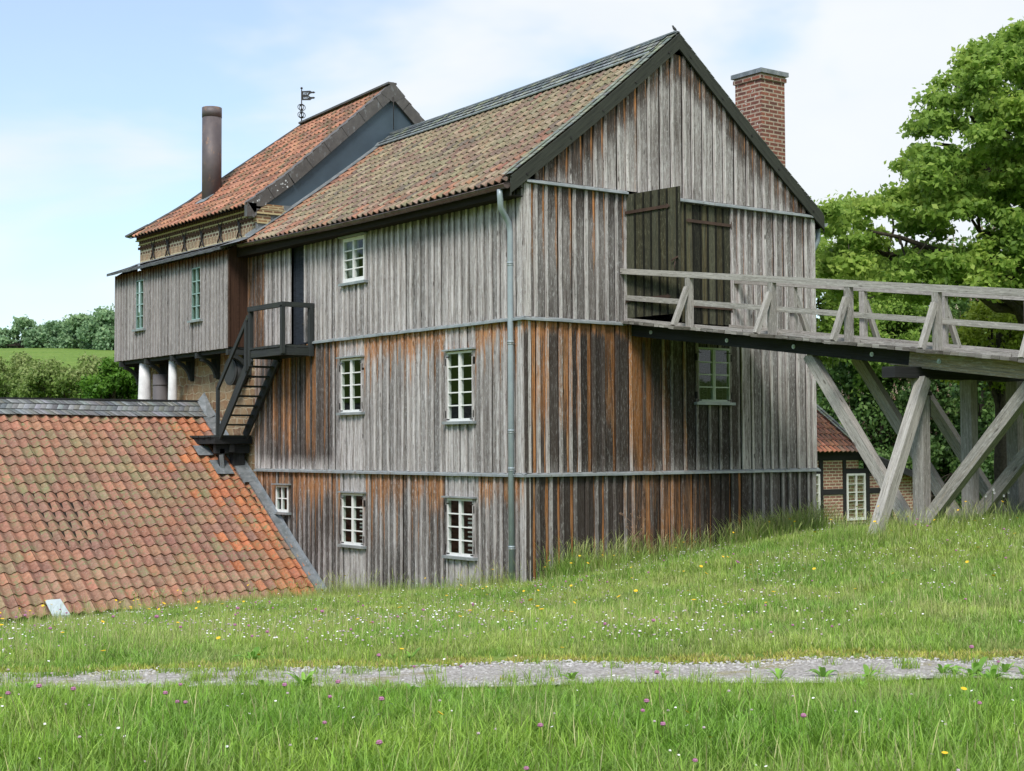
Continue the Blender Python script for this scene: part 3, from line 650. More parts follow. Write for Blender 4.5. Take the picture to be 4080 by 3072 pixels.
# plain planked back and right walls
PR = lambda u, z, w: Vector((W_ + w, u, z)); PB_ = lambda u, z, w: Vector((u, YL + w, z))
mb = MB()
for u in np.arange(0, YL, .25): mb.quad([PR(u, ZG, 0), PR(u + .25, ZG, 0), PR(u + .25, 5.4, 0), PR(u, 5.4, 0)], None, (.4, 0, random.random()))
for u in np.arange(0, 10.98, .25):
    if u < YL - .3: mb.beam(PR(u, ZG, .02), PR(u, 5.4, .02), .05, .03, (0, 1, 0), (.3, 0, .6))
mb.build('rear_cladding', 'clad', mill)
mb = MB(); mb.quad([(0.06, 0.06, -.3), (W_ - .05, 0.06, -.3), (W_ - .05, YL, -.3), (0.06, YL, -.3)]); mb.quad([(0.06, 0.06, 2.8), (W_ - .05, 0.06, 2.8), (W_ - .05, YL, 2.8), (0.06, YL, 2.8)]); mb.quad([(0.06, YL, ZG), (W_, YL, ZG), (W_, YL, 5.3), (0.06, YL, 5.3)]); mb.face([mb.vert(q) for q in ((.06, YL, 5.3), (W_, YL, 5.3), (RX, YL, 8.3))])
mb.build('inner_floor', 'dark', mill)
# corner boards
mb = MB(); zc = [(ZG, 0.0, OFF[0]), (0.03, 2.88, OFF[1]), (2.93, 5.4, OFF[2])]
for z0, z1, o in zc:
    k_ = .10 if z0 > 0 else .3
    mb.beam((-o - .009, .06, z0), (-o - .009, .06, z1), .026, .14, (0, 1, 0), (k_, 0, .8)); mb.beam((.045, -o - .021, z0), (.045, -o - .021, z1), .12, .026, (0, 1, 0), (k_, 0, .95))
    mb.beam((W_ - .03, -o - .021, z0), (W_ - .03, -o - .021, z1), .12, .028, (0, 1, 0), (k_, 0, .85))
mb.split('corner_board', 'clad', mill)
# flashing strips between the storeys
def flashing(z, oL, yend, x0, x1):
    mb = MB(); o = oL
    def strip(P, a, b):
        n = int(abs(b - a) / .25) + 1
        for i in range(n):
            u, v = a + (b - a) * i / n, a + (b - a) * (i + 1) / n; dz = .006 * nz(u * 2, z, 3); dz2 = .006 * nz(v * 2, z, 3)
            mb.quad([P(u, z + .035 + dz, o + .02), P(v, z + .035 + dz2, o + .02), P(v, z - .002 + dz2, o + .10), P(u, z - .002 + dz, o + .10)], [(u, 0), (v, 0), (v, .1), (u, .1)])
            mb.quad([P(u, z - .002 + dz, o + .10), P(v, z - .002 + dz2, o + .10), P(v, z - .042 + dz2, o + .102), P(u, z - .042 + dz, o + .102)], [(u, 0), (v, 0), (v, .1), (u, .1)])
            mb.quad([P(u, z - .042 + dz, o + .102), P(v, z - .042 + dz2, o + .102), P(v, z - .042 + dz2, o + .0), P(u, z - .042 + dz, o + .0)])
    if yend: strip(PL, -o - .1, yend)
    strip(PG, x0 - o - .1, x1)
    return mb.build('flashing_strip', 'zinc', mill)
flashing(0.0, .0, YL, 0, W_ + .10); flashing(2.9, .03, 7.75, 0, 2.40); 
f3 = flashing(5.46, .05, None, .12, 2.46); flashing(5.46, .05, None, 3.5 + .15, W_ + .1)
# windows
window(PL, *winsL['ML'][:2], *winsL['ML'][2:], OFF[1], 2, 4, mill); window(PL, *winsL['MR'], OFF[1], 2, 5, mill)
window(PL, *winsL['LL'], OFF[0], 2, 4, mill, slats=True); window(PL, *winsL['LR'], OFF[0], 2, 4, mill, slats=True)
window(PL, *winsL['Sm'], OFF[0] + .03, 2, 2, mill, hinges=False, fw_=.045, d=.022, cwid=.018)
window(PL, *winsL['U'], OFF[2], 2, 4, mill, hinges=False, fw_=.075, curtain=True)
window(PG, *winG, OFF[1], 2, 4, mill, fm='greenwhite', hood=False)
# small entrance door at the landing
mb = MB(); u = doorL[0]
while u < doorL[1] - .02:
    w1 = min(doorL[1] - u, random.uniform(.13, .18)); wbox(mb, PL, u, u + w1 - .006, doorL[2], doorL[3], -.06, -.03 + random.uniform(0, .008)); u += w1
dr_ = sub(mb.build('entrance_door', 'entry', mill), mill); mb = MB()
for z in (3.35, 4.9): wbox(mb, PL, doorL[0] + .02, doorL[0] + .3, z, z + .03, -.02, -.01)
mb.split('strap_hinge', 'iron', dr_)
# double barn door
def door_leaf(hx, hy, ex, ey, z0, z1, name, straps, latch=False):
    a = Vector((hx, hy, 0)); b = Vector((ex, ey, 0)); d = (b - a); ln = d.length; d.normalize(); nn = Vector((0, 0, 1)).cross(d)
    if nn.dot(Vector((-.6, -.8, 0))) < 0: nn = -nn
    mb = MB(); u = 0
    while u < ln - .02:
        w1 = min(ln - u, random.uniform(.19, .25)); r = random.random(); p = a + d * (u + w1 / 2)
        mb.beam(p + Vector((0, 0, z0 + random.uniform(0, .02))), p + Vector((0, 0, z1)), w1 - .008, .03, nn, (random.uniform(.1, .75), random.uniform(0, .5), random.uniform(.1, 1)))
        if u > 0: mb.beam(a + d * u + nn * .022 + Vector((0, 0, z0 + .01)), a + d * u + nn * .022 + Vector((0, 0, z1 - .01)), .04, .02, nn, (.9, 0, .4))
        u += w1
    lf = sub(mb.build(name, 'door', mill), mill); s_ = MB()
    for z, l in straps:
        s_.beam(a + nn * .045 + Vector((0, 0, z)), a + d * (ln * l) + nn * .045 + Vector((0, 0, z + .01)), .012, .06, (0, 0, 1))
        s_.beam(a + nn * .045 + d * (ln * l) + Vector((0, 0, z + .01)), a + d * (ln * l + .08) + nn * .045 + Vector((0, 0, z + .01)), .012, .10, (0, 0, 1), tb=.2)
        s_.tube([a + nn * .05 + Vector((0, 0, z - .08)), a + nn * .05 + Vector((0, 0, z + .08))], .014, 8)
    s_.split('strap_hinge', 'rustiron', lf, 3)
    if latch:
        s_ = MB(); p = a + d * (ln - .18) + nn * .06; s_.beam(p + Vector((0, 0, z0 + 1.02)), p + d * .16 + Vector((0, 0, z0 + 1.08)), .015, .03); s_.tube([p + d * .1 + Vector((0, 0, z0 + 1.0)), p + d * .1 + nn * .03 + Vector((0, 0, z0 + .9)), p + d * .1 + Vector((0, 0, z0 + .82))], .01, 6); s_.build('latch', 'rustiron', lf)
    return lf
l1 = door_leaf(2.47, -.07, 2.63, -1.42, 3.0, 5.42, 'barn_door', [(5.06, .78), (3.34, .78)], True); l1['label'] = 'open dark green barn door leaf'
l2 = door_leaf(5.32, -.03, 3.95, -.03, 2.98, 5.40, 'barn_door', [(5.05, .86), (3.33, .86)]); l2['label'] = 'closed dark green barn door leaf'
# roof
def mainbase(side):
    V = math.hypot(RX - EX, RZ0 - EZ)
    def base(u, v):
        y = -0.11 + u; f_ = y / 11.0; s = v / V
        sag = -0.05 * math.sin(math.pi * min(1, max(0, f_)))
        e = Vector((EX, y, EZ + sag * .8 + .02 * f_)); r = Vector((RX, y, RZ0 + (RZ1 - RZ0) * f_ + sag * .6))
        p = e + (r - e) * s; p.z -= .05 * math.sin(math.pi * min(1, s))
        if side: p.x = 2 * RX - p.x
        return p
    return base, V
PAL = dict(g=(0.265, 0.225, 0.145), y=(0.33, 0.275, 0.185), r=(0.27, 0.135, 0.10), o=(0.40, 0.20, 0.125), p=(0.23, 0.16, 0.125), b=(0.16, 0.135, 0.11), s=(0.36, 0.27, 0.20))
def cj(c, j=.14): k = 1 + random.uniform(-j, j); return tuple(x * k * (1 + random.uniform(-.05, .05)) for x in c)
def colmain(u, v):
    n = noise.noise(Vector((u * .5, v * .6, 3))); n2 = noise.noise(Vector((u * .9 + 9, v * .8, 7)))
    w8 = sstep(9.6, 10.6, u); r = random.random()
    if r < w8 * .85: return cj(PAL['o'])
    if r < w8: return cj(PAL['r'])
    lowr = sstep(1.5, .2, v)
    if random.random() < lowr * .55: return cj(random.choice([PAL['o'], PAL['r'], PAL['p'], PAL['s']]))
    if n2 > .2 and random.random() < .4: return cj(random.choice([PAL['r'], PAL['p'], PAL['s']]))
    return cj(random.choice([PAL['g'], PAL['y'], PAL['g'], PAL['y'], PAL['p'], PAL['g'], PAL['b'] if n > 0 else PAL['p']]), .15)
b0, V0 = mainbase(0); b1, _ = mainbase(1)
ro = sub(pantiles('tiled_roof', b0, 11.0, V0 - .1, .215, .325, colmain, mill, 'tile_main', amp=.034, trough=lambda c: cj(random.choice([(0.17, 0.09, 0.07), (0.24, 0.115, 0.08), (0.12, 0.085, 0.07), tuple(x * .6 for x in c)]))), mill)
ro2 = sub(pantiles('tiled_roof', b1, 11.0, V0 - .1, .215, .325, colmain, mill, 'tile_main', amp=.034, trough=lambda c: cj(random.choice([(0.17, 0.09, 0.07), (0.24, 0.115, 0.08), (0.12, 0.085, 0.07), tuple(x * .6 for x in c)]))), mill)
SLA = [(0.13, 0.16, 0.17), (0.19, 0.21, 0.21), (0.24, 0.26, 0.24), (0.10, 0.12, 0.14)]; SLM = [(0.27, 0.30, 0.21), (0.22, 0.26, 0.20), (0.31, 0.33, 0.27), (0.18, 0.21, 0.20), (0.25, 0.29, 0.24)]
# mossy slate verge strip over the gable edge
e_ = lambda p, d: p + Vector((0, 0, d))
slates('verge_slates', lambda u, v: e_(b0(v - .02, u), .10), V0 + .03, .40, .13, .20, lambda: cj(random.choice(SLM)), ro, .5)
slates('verge_slates', lambda u, v: e_(b1(v - .02, u), .10), V0 + .03, .40, .13, .20, lambda: cj(random.choice(SLM)), ro2, .5)
# slate ridge
slates('ridge_slates', lambda u, v: e_(b0(u + .25, V0 - .62 + v), .13), 10.35, .60, .16, .20, lambda: cj(random.choice(SLA + SLM[:1])), ro, .4)
slates('ridge_slates', lambda u, v: e_(b1(u + .25, V0 - .62 + v), .13), 10.35, .60, .16, .20, lambda: cj(random.choice(SLA)), ro2, .4)
mb = MB()
for k in range(43):
    y0 = -.36 + k * .25; p = b0(k * .25, V0); q = b0((k + 1) * .25, V0); mb.beam(e_(p, .115), e_(q, .115), .13, .03)
mb.build('ridge_cap', 'lead', ro)
# zinc strip under the slate ridge, sarking, rafters underside
mb = MB()
for k in range(42):
    for bb, vv in ((b0, V0 - .66),): 
        mb.quad([e_(bb(k * .25 + .3, vv), .12), e_(bb(k * .25 + .55, vv), .12), e_(bb(k * .25 + .55, vv + .12), .155), e_(bb(k * .25 + .3, vv + .12), .155)])
        mb.quad([e_(bb(k * .25 + .3, vv), .12), e_(bb(k * .25 + .55, vv), .12), e_(bb(k * .25 + .55, vv + .01), .09), e_(bb(k * .25 + .3, vv + .01), .09)])
mb.build('ridge_flashing', 'zinc', ro)
mb = MB()
for bb in (b0, b1):
    for k in range(22):
        a, b = k * .5 + .06, k * .5 + .56
        for j in range(4):
            v0_, v1_ = V0 * j / 4, V0 * (j + 1) / 4
            mb.quad([e_(bb(a, v0_), -.05), e_(bb(b, v0_), -.05), e_(bb(b, v1_), -.05), e_(bb(a, v1_), -.05)])
    for k in range(14): mb.beam(e_(bb(k * .8 + .4, .02), -.13), e_(bb(k * .8 + .4, V0 * .5), -.13), .11, .14)
    for j in range(8): mb.quad([e_(bb(.06, V0 * j / 8), -.05), e_(bb(.06, V0 * (j + 1) / 8), -.05), e_(bb(.06, V0 * (j + 1) / 8), -.14), e_(bb(.06, V0 * j / 8), -.14)])
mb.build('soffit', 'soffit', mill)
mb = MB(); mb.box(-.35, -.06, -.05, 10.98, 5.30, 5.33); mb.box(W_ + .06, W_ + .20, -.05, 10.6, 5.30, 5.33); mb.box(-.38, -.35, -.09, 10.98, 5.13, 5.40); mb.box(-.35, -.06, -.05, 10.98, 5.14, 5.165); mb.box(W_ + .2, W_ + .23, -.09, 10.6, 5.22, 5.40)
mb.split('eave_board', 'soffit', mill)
for bb in (b0, b1):
    mb = MB(); s1 = 1 if bb is b0 else -1
    n = 6
    P_ = [bb(-.0, V0 * (i / n) - (.02 if i == 0 else 0)) for i in range(n + 1)]
    for i in range(n):
        p, q = P_[i], P_[i + 1]; off_ = Vector((0, -.028, -.10)) if True else 0
        a1, a2 = p + off_, q + off_
        mb.beam(a1 + Vector((0, 0, -.03)), a2 + Vector((0, 0, -.03)), .045, .25, (0, 0, 1)) if False else None
        t0, t1 = p + Vector((0, -.05, .07)), q + Vector((0, -.05, .07)); l0, l1_ = p + Vector((0, -.05, -.24)), q + Vector((0, -.05, -.24))
        mb.quad([t0, t1, l1_, l0]); mb.quad([t0 + Vector((0, .045, 0)), l0 + Vector((0, .045, 0)), l1_ + Vector((0, .045, 0)), t1 + Vector((0, .045, 0))]); mb.quad([l0, l1_, l1_ + Vector((0, .045, 0)), l0 + Vector((0, .045, 0))]); mb.quad([t0, t0 + Vector((0, .045, 0)), t1 + Vector((0, .045, 0)), t1])
    mb.quad([P_[0] + Vector((0, -.05, .03)), P_[0] + Vector((0, -.05, -.29)), P_[0] + Vector((0, -.005, -.29)), P_[0] + Vector((0, -.005, .03))])
    bo = sub(mb.build('barge_board', 'barge', mill), mill); s_ = MB()
    for i in (0.08, .33, .52, .72, .93):
        p = bb(0, V0 * i) + Vector((0, -.053, -.12)); s_.tube([p, p + Vector((0, -.012, 0))], .022, 8)
    s_.split('bolt', 'iron', bo)
# gutter and downpipes
def halfgutter(pts, r, m, parent, name='gutter', down=Vector((0, 0, -1))):
    mb = MB(); n = 8
    for p, q in zip(pts, pts[1:]):
        p = Vector(p); q = Vector(q); d = (q - p).normalized(); sx = d.cross(Vector((0, 0, 1))).normalized()
        ring = [sx * math.cos(math.pi * k / n) * r - Vector((0, 0, 1)) * math.sin(math.pi * k / n) * r for k in range(n + 1)]
        for k in range(n):
            mb.quad([p + ring[k], q + ring[k], q + ring[k + 1], p + ring[k + 1]], smooth=False)
            mb.quad([p + ring[k] * .9, q + ring[k] * .9, q + ring[k + 1] * .9, p + ring[k + 1] * .9])
        mb.tube([p + ring[0], q + ring[0]], .012, 6); mb.tube([p + ring[n], q + ring[n]], .012, 6)
    for p, sg in ((Vector(pts[0]), 1), (Vector(pts[-1]), 1)):
        ids = [mb.vert(p + sx * math.cos(math.pi * k / n) * r - Vector((0, 0, 1)) * math.sin(math.pi * k / n) * r) for k in range(n + 1)]; mb.face(ids)
    return mb.build(name, m, parent)
def gp(i, X): y = -.12 + 10.75 * i / 12; return (X, y, 5.33 - .05 * math.sin(math.pi * i / 12) + .06 * i / 12)
gut = sub(halfgutter([gp(i, -.47) for i in range(13)], .075, 'gutter', mill), mill)
halfgutter([gp(i, W_ + .33) for i in range(13)], .075, 'zinc', mill)
mb = MB()
for i in range(14): p = Vector(gp(i * 12 / 13, -.47)); mb.beam(p + Vector((.08, 0, .02)), p + Vector((-.08, 0, .015)), .02, .008); mb.beam(p + Vector((-.082, 0, .0)), p + Vector((-.06, 0, -.06)), .02, .008)
mb.split('gutter_bracket', 'gutter', gut, 2)
def downpipe(pts, r, parent, cl):
    mb = MB(); mb.tube(pts, r, 16)
    for z in cl:
        x, y = pts[-1][0], pts[-1][1]; mb.tube([(x, y, z), (x, y, z + .035)], r + .006, 16)
    dp_ = sub(mb.build('downpipe', 'pipe', parent), parent); s_ = MB()
    for z in cl: s_.tube([(x, y, z - .03), (x, y, z - .01)], r + .008, 16); s_.beam((x, y, z - .02), (x + (.13 if x < 1 else -.13), y, z - .02), .015, .012)
    s_.split('pipe_clip', 'zinc', dp_, 2); return dp_
zz = 5.26
pts = [(-.47, .10, zz), (-.47, .10, 5.15), (-.45, .115, 5.05), (-.42, .15, 4.93), (-.28, .20, 4.80), (-.17, .235, 4.68), (-.13, .245, 4.52), (-.13, .25, 2.6), (-.13, .25, -2.3)]
downpipe(pts, .056, mill, (3.92, 2.45, .80, .10, -1.35))
pts2 = [(W_ + .33, .10, zz), (W_ + .33, .1, 5.0), (W_ + .25, .15, 4.8), (W_ + .14, .25, 4.6), (W_ + .12, .25, 4.4), (W_ + .12, .25, -2)]
downpipe(pts2, .056, mill, (3.9, 1, -1))

# ------------------------------------------------------------------ small bird on the ridge end
mb = MB()
bp_ = Vector((3.80, -.05, 8.90))
def ell(mb, c, r, d=(1, 0, 0), n=10, m_=7):
    d = Vector(d).normalized(); q = d.to_track_quat('X', 'Z'); rings = []
    for i in range(m_ + 1):
        a = math.pi * i / m_; rings.append([mb.vert(Vector(c) + q @ Vector((-math.cos(a) * r[0], math.sin(a) * r[1] * math.cos(2 * math.pi * k / n), math.sin(a) * r[2] * math.sin(2 * math.pi * k / n)))) for k in range(n)])
    for i in range(m_):
        for k in range(n): mb.face([rings[i][k], rings[i][(k + 1) % n], rings[i + 1][(k + 1) % n], rings[i + 1][k]], None, True)
mb.tube([bp_ + Vector(p) * .7 for p in ((.13, 0, -.05), (.09, 0, -.03), (.05, 0, 0), (.0, 0, .03), (-.035, 0, .065), (-.05, 0, .095), (-.075, 0, .10), (-.095, 0, .095))], [.006, .010, .025, .03, .021, .018, .008, .002], 10)
mb.tube([bp_ + Vector((.0, .012, -.01)), bp_ + Vector((0, .012, -.06))], .004, 5); mb.tube([bp_ + Vector((.0, -.012, -.01)), bp_ + Vector((0, -.012, -.06))], .004, 5)
bd = mb.build('bird', plain('bird feathers', (0.10, 0.10, 0.11), .8, .3, 20)); tag(bd, 'small grey bird perched on the tip of the main gable ridge', 'bird')

# ------------------------------------------------------------------ furnace building (stone and brick)
fb = thing('furnace_building', 'stone and brick building with red pantile hip roof and blue grey sheet gable', 'building', (0, 14, -3.3))
FY0, FY1 = 10.69, 17.7
mb = MB(); mb.box(.03, 7.6, FY0, FY1, -3.6, 5.5, (.2, 0, .5)); mb.build('stone_wall', 'rubble', fb)
mb = MB()
mb.box(.0, 7.6, FY0 - .02, FY1, 5.5, 5.62)
mb.box(.0, 7.6, FY0 - .02, FY1, 5.9, 6.18)
bw = sub(mb.build('brick_wall', 'fbbrick', fb), fb)
mb = MB(); mb.box(-.002, 7.6, FY0 - .02, FY1, 5.62, 5.9); 
mb.build('soldier_course', 'soldier', bw)
mb = MB()
# cornice: individual header bricks, a dogtooth course and mortar bands between them
mb.box(-.04, 7.6, FY0 - .04, FY1 + .04, 6.165, 6.20); mb.box(-.10, 7.6, FY0 - .10, FY1 + .10, 6.285, 6.315)
mb.build('mortar_band', 'plaster', bw)
mb = MB(); y = FY0
while y < FY1:
    mb.box(-.055, .1, y, y + .085, 6.20, 6.285); mb.box(-.115, .1, y + .03, y + .12, 6.315, 6.39); y += .135
y = FY0
while y < FY1:
    p = Vector((-.01, y, 6.09)); mb.beam(p + Vector((.05, .0, 0)), p + Vector((-.035, .05, 0)), .075, .065); y += .125
mb.build('dentil_bricks', 'darkbrick', bw)
mb = MB(); mb.box(-.14, .68, FY0 - .11, FY0 + .05, 6.20, 6.43, uvo=(0, .02)); mb.box(-.06, .34, FY0 - .08, FY0 + .05, 5.98, 6.18, uvo=(0, .02)); mb.box(-.11, .66, FY0 - .12, FY0, 6.30, 6.36)
mb.build('cornice', 'yellowbrick', bw)
mb = MB(); mb.box(-.03, .36, FY0 - .095, FY0 - .08, 5.955, 5.985); mb.box(-.05, .68, FY0 - .125, FY0 - .11, 6.185, 6.21); mb.build('mortar_band', 'plaster', bw)
# blue gable sheet above the timber building's roof
RP = [(-.30, 6.38), (.8, 7.20), (2.09, 8.33), (3.83, 9.84)]
def prof(s):  # s = 0..1 along x
    x = -.30 + s * 4.13
    for (xa, za), (xb, zb_) in zip(RP, RP[1:]):
        if x <= xb + 1e-6: return x, za + (zb_ - za) * (x - xa) / (xb - xa)
    return RP[-1]
mb = MB(); pts_ = [(x, z - .06) for x, z in RP[1:]] ; pts_ = [(.0, 6.4)] + pts_ + [(7.66 - x, z) for x, z in reversed(pts_[:-1])] + [(7.66, 6.4)]
ids = [mb.vert((x, FY0 - .03, z)) for x, z in pts_] + [mb.vert((x, FY0 - .03, 5.5)) for x in (7.66, 0)]
mb.face(ids, [(0, 0)] * len(ids)); mb.build('sheet_gable', 'blueslate', fb)
SL = 0; seg_ = []
for (xa, za), (xb, zb_) in zip(RP, RP[1:]): l = math.hypot(xb - xa, zb_ - za); seg_.append((SL, SL + l, xa, za, xb, zb_)); SL += l
def fbase(side):
    def base(u, v):
        for s0, s1, xa, za, xb, zb_ in seg_:
            if v <= s1 or s1 == SL: f_ = (v - s0) / (s1 - s0); break
        x = xa + (xb - xa) * f_; z = za + (zb_ - za) * f_; y = FY0 - .12 + u
        s = max(0, min(1, v / SL)); z += -.045 * (y - FY0) * s * s
        return Vector((7.66 - x if side else x, y, z))
    return base
def hipY(x): return 17.85 - 2.5 * (max(0.0, x + .3) / 4.13) ** 0.62
def keepf(u, v): p = f0(u, v); return p.y < hipY(p.x) - .03
f0, f1 = fbase(0), fbase(1)
colr = lambda u, v: cj(random.choice([(0.40, 0.175, 0.11), (0.44, 0.20, 0.125), (0.33, 0.145, 0.095), (0.47, 0.23, 0.145), (0.24, 0.125, 0.09)]), .14) if random.random() > .12 else cj((0.18, 0.12, 0.075))
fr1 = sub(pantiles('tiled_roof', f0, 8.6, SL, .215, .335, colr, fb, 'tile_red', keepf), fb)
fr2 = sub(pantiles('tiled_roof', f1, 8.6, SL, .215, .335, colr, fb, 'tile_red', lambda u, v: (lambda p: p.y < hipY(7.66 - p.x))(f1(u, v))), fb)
mb = MB(); hx = [-.32 + 4.15 * k / 10 for k in range(11)]
def zr(x, y):
    s = (x + .3) / 4.13; return prof(max(0, min(1, s)))[1] - .045 * (y - FY0) * s * s
hp = [Vector((x, hipY(x), zr(x, hipY(x)) + .03)) for x in hx]
for a, b in zip(hp, hp[1:]): mb.beam(a, b, .22, .05)
hp2 = [Vector((7.66 - p.x, p.y, p.z)) for p in hp]
for a, b in zip(hp2, hp2[1:]): mb.beam(a, b, .22, .05)
mb.beam((3.83, FY0 - .1, 9.90), (3.83, hipY(3.83), 9.68), .26, .05)
mb.build('hip_capping', 'vergemetal', fr1)
mb = MB()
for a, b, c_, d_ in zip(hp, hp[1:], hp2, hp2[1:]): mb.quad([a, b, d_, c_])
mb.build('hip_end', 'tile_red', fr1)
mb = MB()
for bb in (f0, f1):
    for k in range(12):
        for j in range(6):
            a = bb(k * .6, SL * j / 6); 
            if a.y + .6 > hipY(a.x if bb is f0 else 7.66 - a.x) + .1: continue
            mb.quad([e_(bb(k * .6, SL * j / 6), -.04), e_(bb(k * .6 + .6, SL * j / 6), -.04), e_(bb(k * .6 + .6, SL * (j + 1) / 6), -.04), e_(bb(k * .6, SL * (j + 1) / 6), -.04)])
mb.build('soffit', 'soffit', fb)
# verge metal band on the gable side
for bb in (f0, f1):
    mb = MB(); n = 8
    for i in range(n):
        p, q = bb(0, SL * i / n), bb(0, SL * (i + 1) / n); p = e_(p, .05); q = e_(q, .05); dd = (q - p).normalized(); dn = Vector((dd.z, 0, -dd.x)); 
        if dn.z > 0: dn = -dn
        dn = dn * .30; g_ = dd * .006
        mb.quad([p + g_, q - g_, q - g_ + dn, p + g_ + dn]); mb.quad([p + g_ + dn, q - g_ + dn, q + dn + Vector((0, .09, 0)), p + dn + Vector((0, .09, 0))]); mb.quad([p, q, q + Vector((0, .24, .012)), p + Vector((0, .24, .012))])
    p = e_(bb(0, 0), .05); sg = 1 if bb is f0 else -1
    mb.quad([p, p + Vector((sg * .24, 0, .0)), p + Vector((sg * .24, 0, -.30)), p + Vector((sg * .15, 0, -.36))]); mb.quad([p, p + Vector((sg * .15, 0, -.36)), p + Vector((sg * .15, .24, -.36)), p + Vector((0, .24, 0))])
    vo = sub(mb.build('verge_flashing', 'vergemetal', fb), fb)
    if bb is f0:
        s_ = MB()
        for k in range(15):
            v_ = random.uniform(.05, 1.35); p = e_(bb(0, v_), .05) + Vector((.18, -.006, -.2)) * random.uniform(.15, 1.1); r = random.uniform(.008, .026)
            s_.face([s_.vert(p + Vector((math.cos(a) * r * random.uniform(.7, 1.2), 0, math.sin(a) * r))) for a in np.linspace(0, 5.5, 7)])
        s_.build('white_spots', plain('white splashes', (.6, .62, .64), .8), vo)
mb = MB(); mb.box(-.315, -.10, FY0 - .115, FY0 + .02, 6.10, 6.44); mb.box(-.10, .22, FY0 - .10, FY0 + .02, 6.16, 6.58); mb.box(-.2, .05, FY0 - .11, FY0, 6.3, 6.50); mb.build('verge_end', 'vergemetal', fb)
mb = MB(); mb.face([mb.vert(q) for q in ((3.45, FY0 - .127, 9.60), (3.83, FY0 - .127, 9.93), (4.21, FY0 - .127, 9.60), (3.83, FY0 - .127, 9.40))]); mb.build('apex_plate', 'vergemetal', fb)
mb = MB(); mb.tube([(3.83, FY0 - .14, 9.54), (3.83, FY0 - .15, 9.2), (3.86, FY0 - .1, 8.7)], .012, 6); mb.build('cable', 'iron', fb)
# lead soakers where the two roofs meet
mb = MB(); 
for k in range(14):
    a, b = k / 14, (k + 1) / 14; p = b0(10.75, .1 + V0 * a * .97); q = b0(10.75, .1 + V0 * b * .97)
    mb.quad([e_(p, .10), e_(q, .10), e_(q + Vector((0, .09, 0)), .16), e_(p + Vector((0, .09, 0)), .16)])
    mb.quad([e_(p + Vector((0, -.14, 0)), .07), e_(q + Vector((0, -.14, 0)), .07), e_(q, .10), e_(p, .10)])
mb.quad([(-.05, FY0 - .05, 5.60), (.75, FY0 - .05, 6.22), (.75, FY0 - .05, 6.45), (-.05, FY0 - .05, 6.0)]); mb.quad([(.68, FY0 - .09, 6.2), (1.1, FY0 - .09, 6.35), (1.1, FY0 - .09, 6.46), (.68, FY0 - .09, 6.44)])
mb.build('lead_flashing', 'lead', fb)
# iron wall anchors )( shaped
for y in (16.73, 15.76, 14.71, 13.66, 12.59, 11.53):
    mb = MB()
    for sg in (-1, 1):
        pts_ = [Vector((-.045, y + sg * (.028 + .11 * abs(k / 6 - 1) ** 2.2), 5.96 + .26 * (k / 6 - 1))) for k in range(13)]
        mb.tube(pts_, [.018 + .006 * math.sin(k) for k in range(13)], 6)
    mb.tube([(-.05, y, 5.82), (-.05, y, 6.10)], .025, 6); mb.build('wall_anchor', 'iron', fb)
# roof window and steel flue
mb = MB(); p = f0(15.35 - FY0 + .22, 1.1); q = f0(14.75 - FY0 + .22, 1.1); p2 = f0(15.35 - FY0 + .22, 1.5); q2 = f0(14.75 - FY0 + .22, 1.5); mb.quad([e_(x, .07) for x in (p, q, q2, p2)]); mb.build('roof_window', 'lead', fr1)
mb = MB(); mb.tube([(1.02, 15.3, 7.0), (1.02, 15.3, 9.5)], .262, 28); mb.tube([(1.02, 15.3, 9.48), (1.02, 15.3, 9.75)], .268, 28)
fl = mb.build('steel_flue', 'rust'); tag(fl, 'rusty brown steel chimney pipe standing out of the red tiled roof', 'chimney pipe')
# weather vane
wv = thing('weather_vane', 'black iron weather vane with pennant lettered FLV 1837 on the red roof ridge', 'weather vane', (3.83, 15.4, 9.66))
mb = MB(); mb.tube([(3.83, 15.4, 9.6), (3.83, 15.4, 10.66)], .016, 8); ell(mb, (3.83, 15.4, 10.70), (.035, .035, .035)); mb.build('pole', 'iron', wv)
mb = MB()
for sg in (-1, 1):
    for zz0, fl_ in ((10.16, 1), (9.93, -1)):
        pts_ = [Vector((3.83, 15.4 + sg * (.02 + .10 * math.sin(a)), zz0 + fl_ * (-.09 + .085 * (1 - math.cos(a))) )) for a in np.linspace(0, 4.2, 12)]
        mb.tube([Vector((3.83 + (p.y - 15.4) * .0, p.y, p.z)) for p in pts_], .010, 5)
        mb.tube([Vector((3.83 + (p.y - 15.4), 15.4, p.z)) for p in pts_], .010, 5)
    mb.tube([Vector((3.83, 15.4 + sg * .07 * math.sin(a), 9.95 + a * .06)) for a in np.linspace(0, math.pi, 9)], .010, 5)
mb.build('scrollwork', 'iron', wv)
# pennant: cut-out letters, hangs in the view-facing direction (+x-ish)
FD = Vector((.80, -.60, 0))
def fpt(a, b, w=0): return Vector((3.83, 15.4, 0)) + FD * a + Vector((.6, .8, 0)) * w + Vector((0, 0, b))
outl = [(0, 10.36), (.42, 10.36), (.50, 10.40), (.60, 10.40), (.66, 10.43), (.60, 10.455), (.52, 10.45), (.42, 10.455), (.34, 10.50), (.42, 10.545), (.50, 10.56), (.60, 10.555), (.67, 10.58), (.60, 10.61), (.50, 10.60), (.42, 10.63), (0, 10.62)]
bm_ = bmesh.new(); vs = [bm_.verts.new((a * .58, b - 10.36, 0)) for a, b in outl]; fc = bm_.faces.new(vs)
ex = bmesh.ops.extrude_face_region(bm_, geom=[fc]); bmesh.ops.translate(bm_, vec=(0, 0, .02), verts=[v for v in ex['geom'] if isinstance(v, bmesh.types.BMVert)]); bmesh.ops.recalc_face_normals(bm_, faces=bm_.faces)
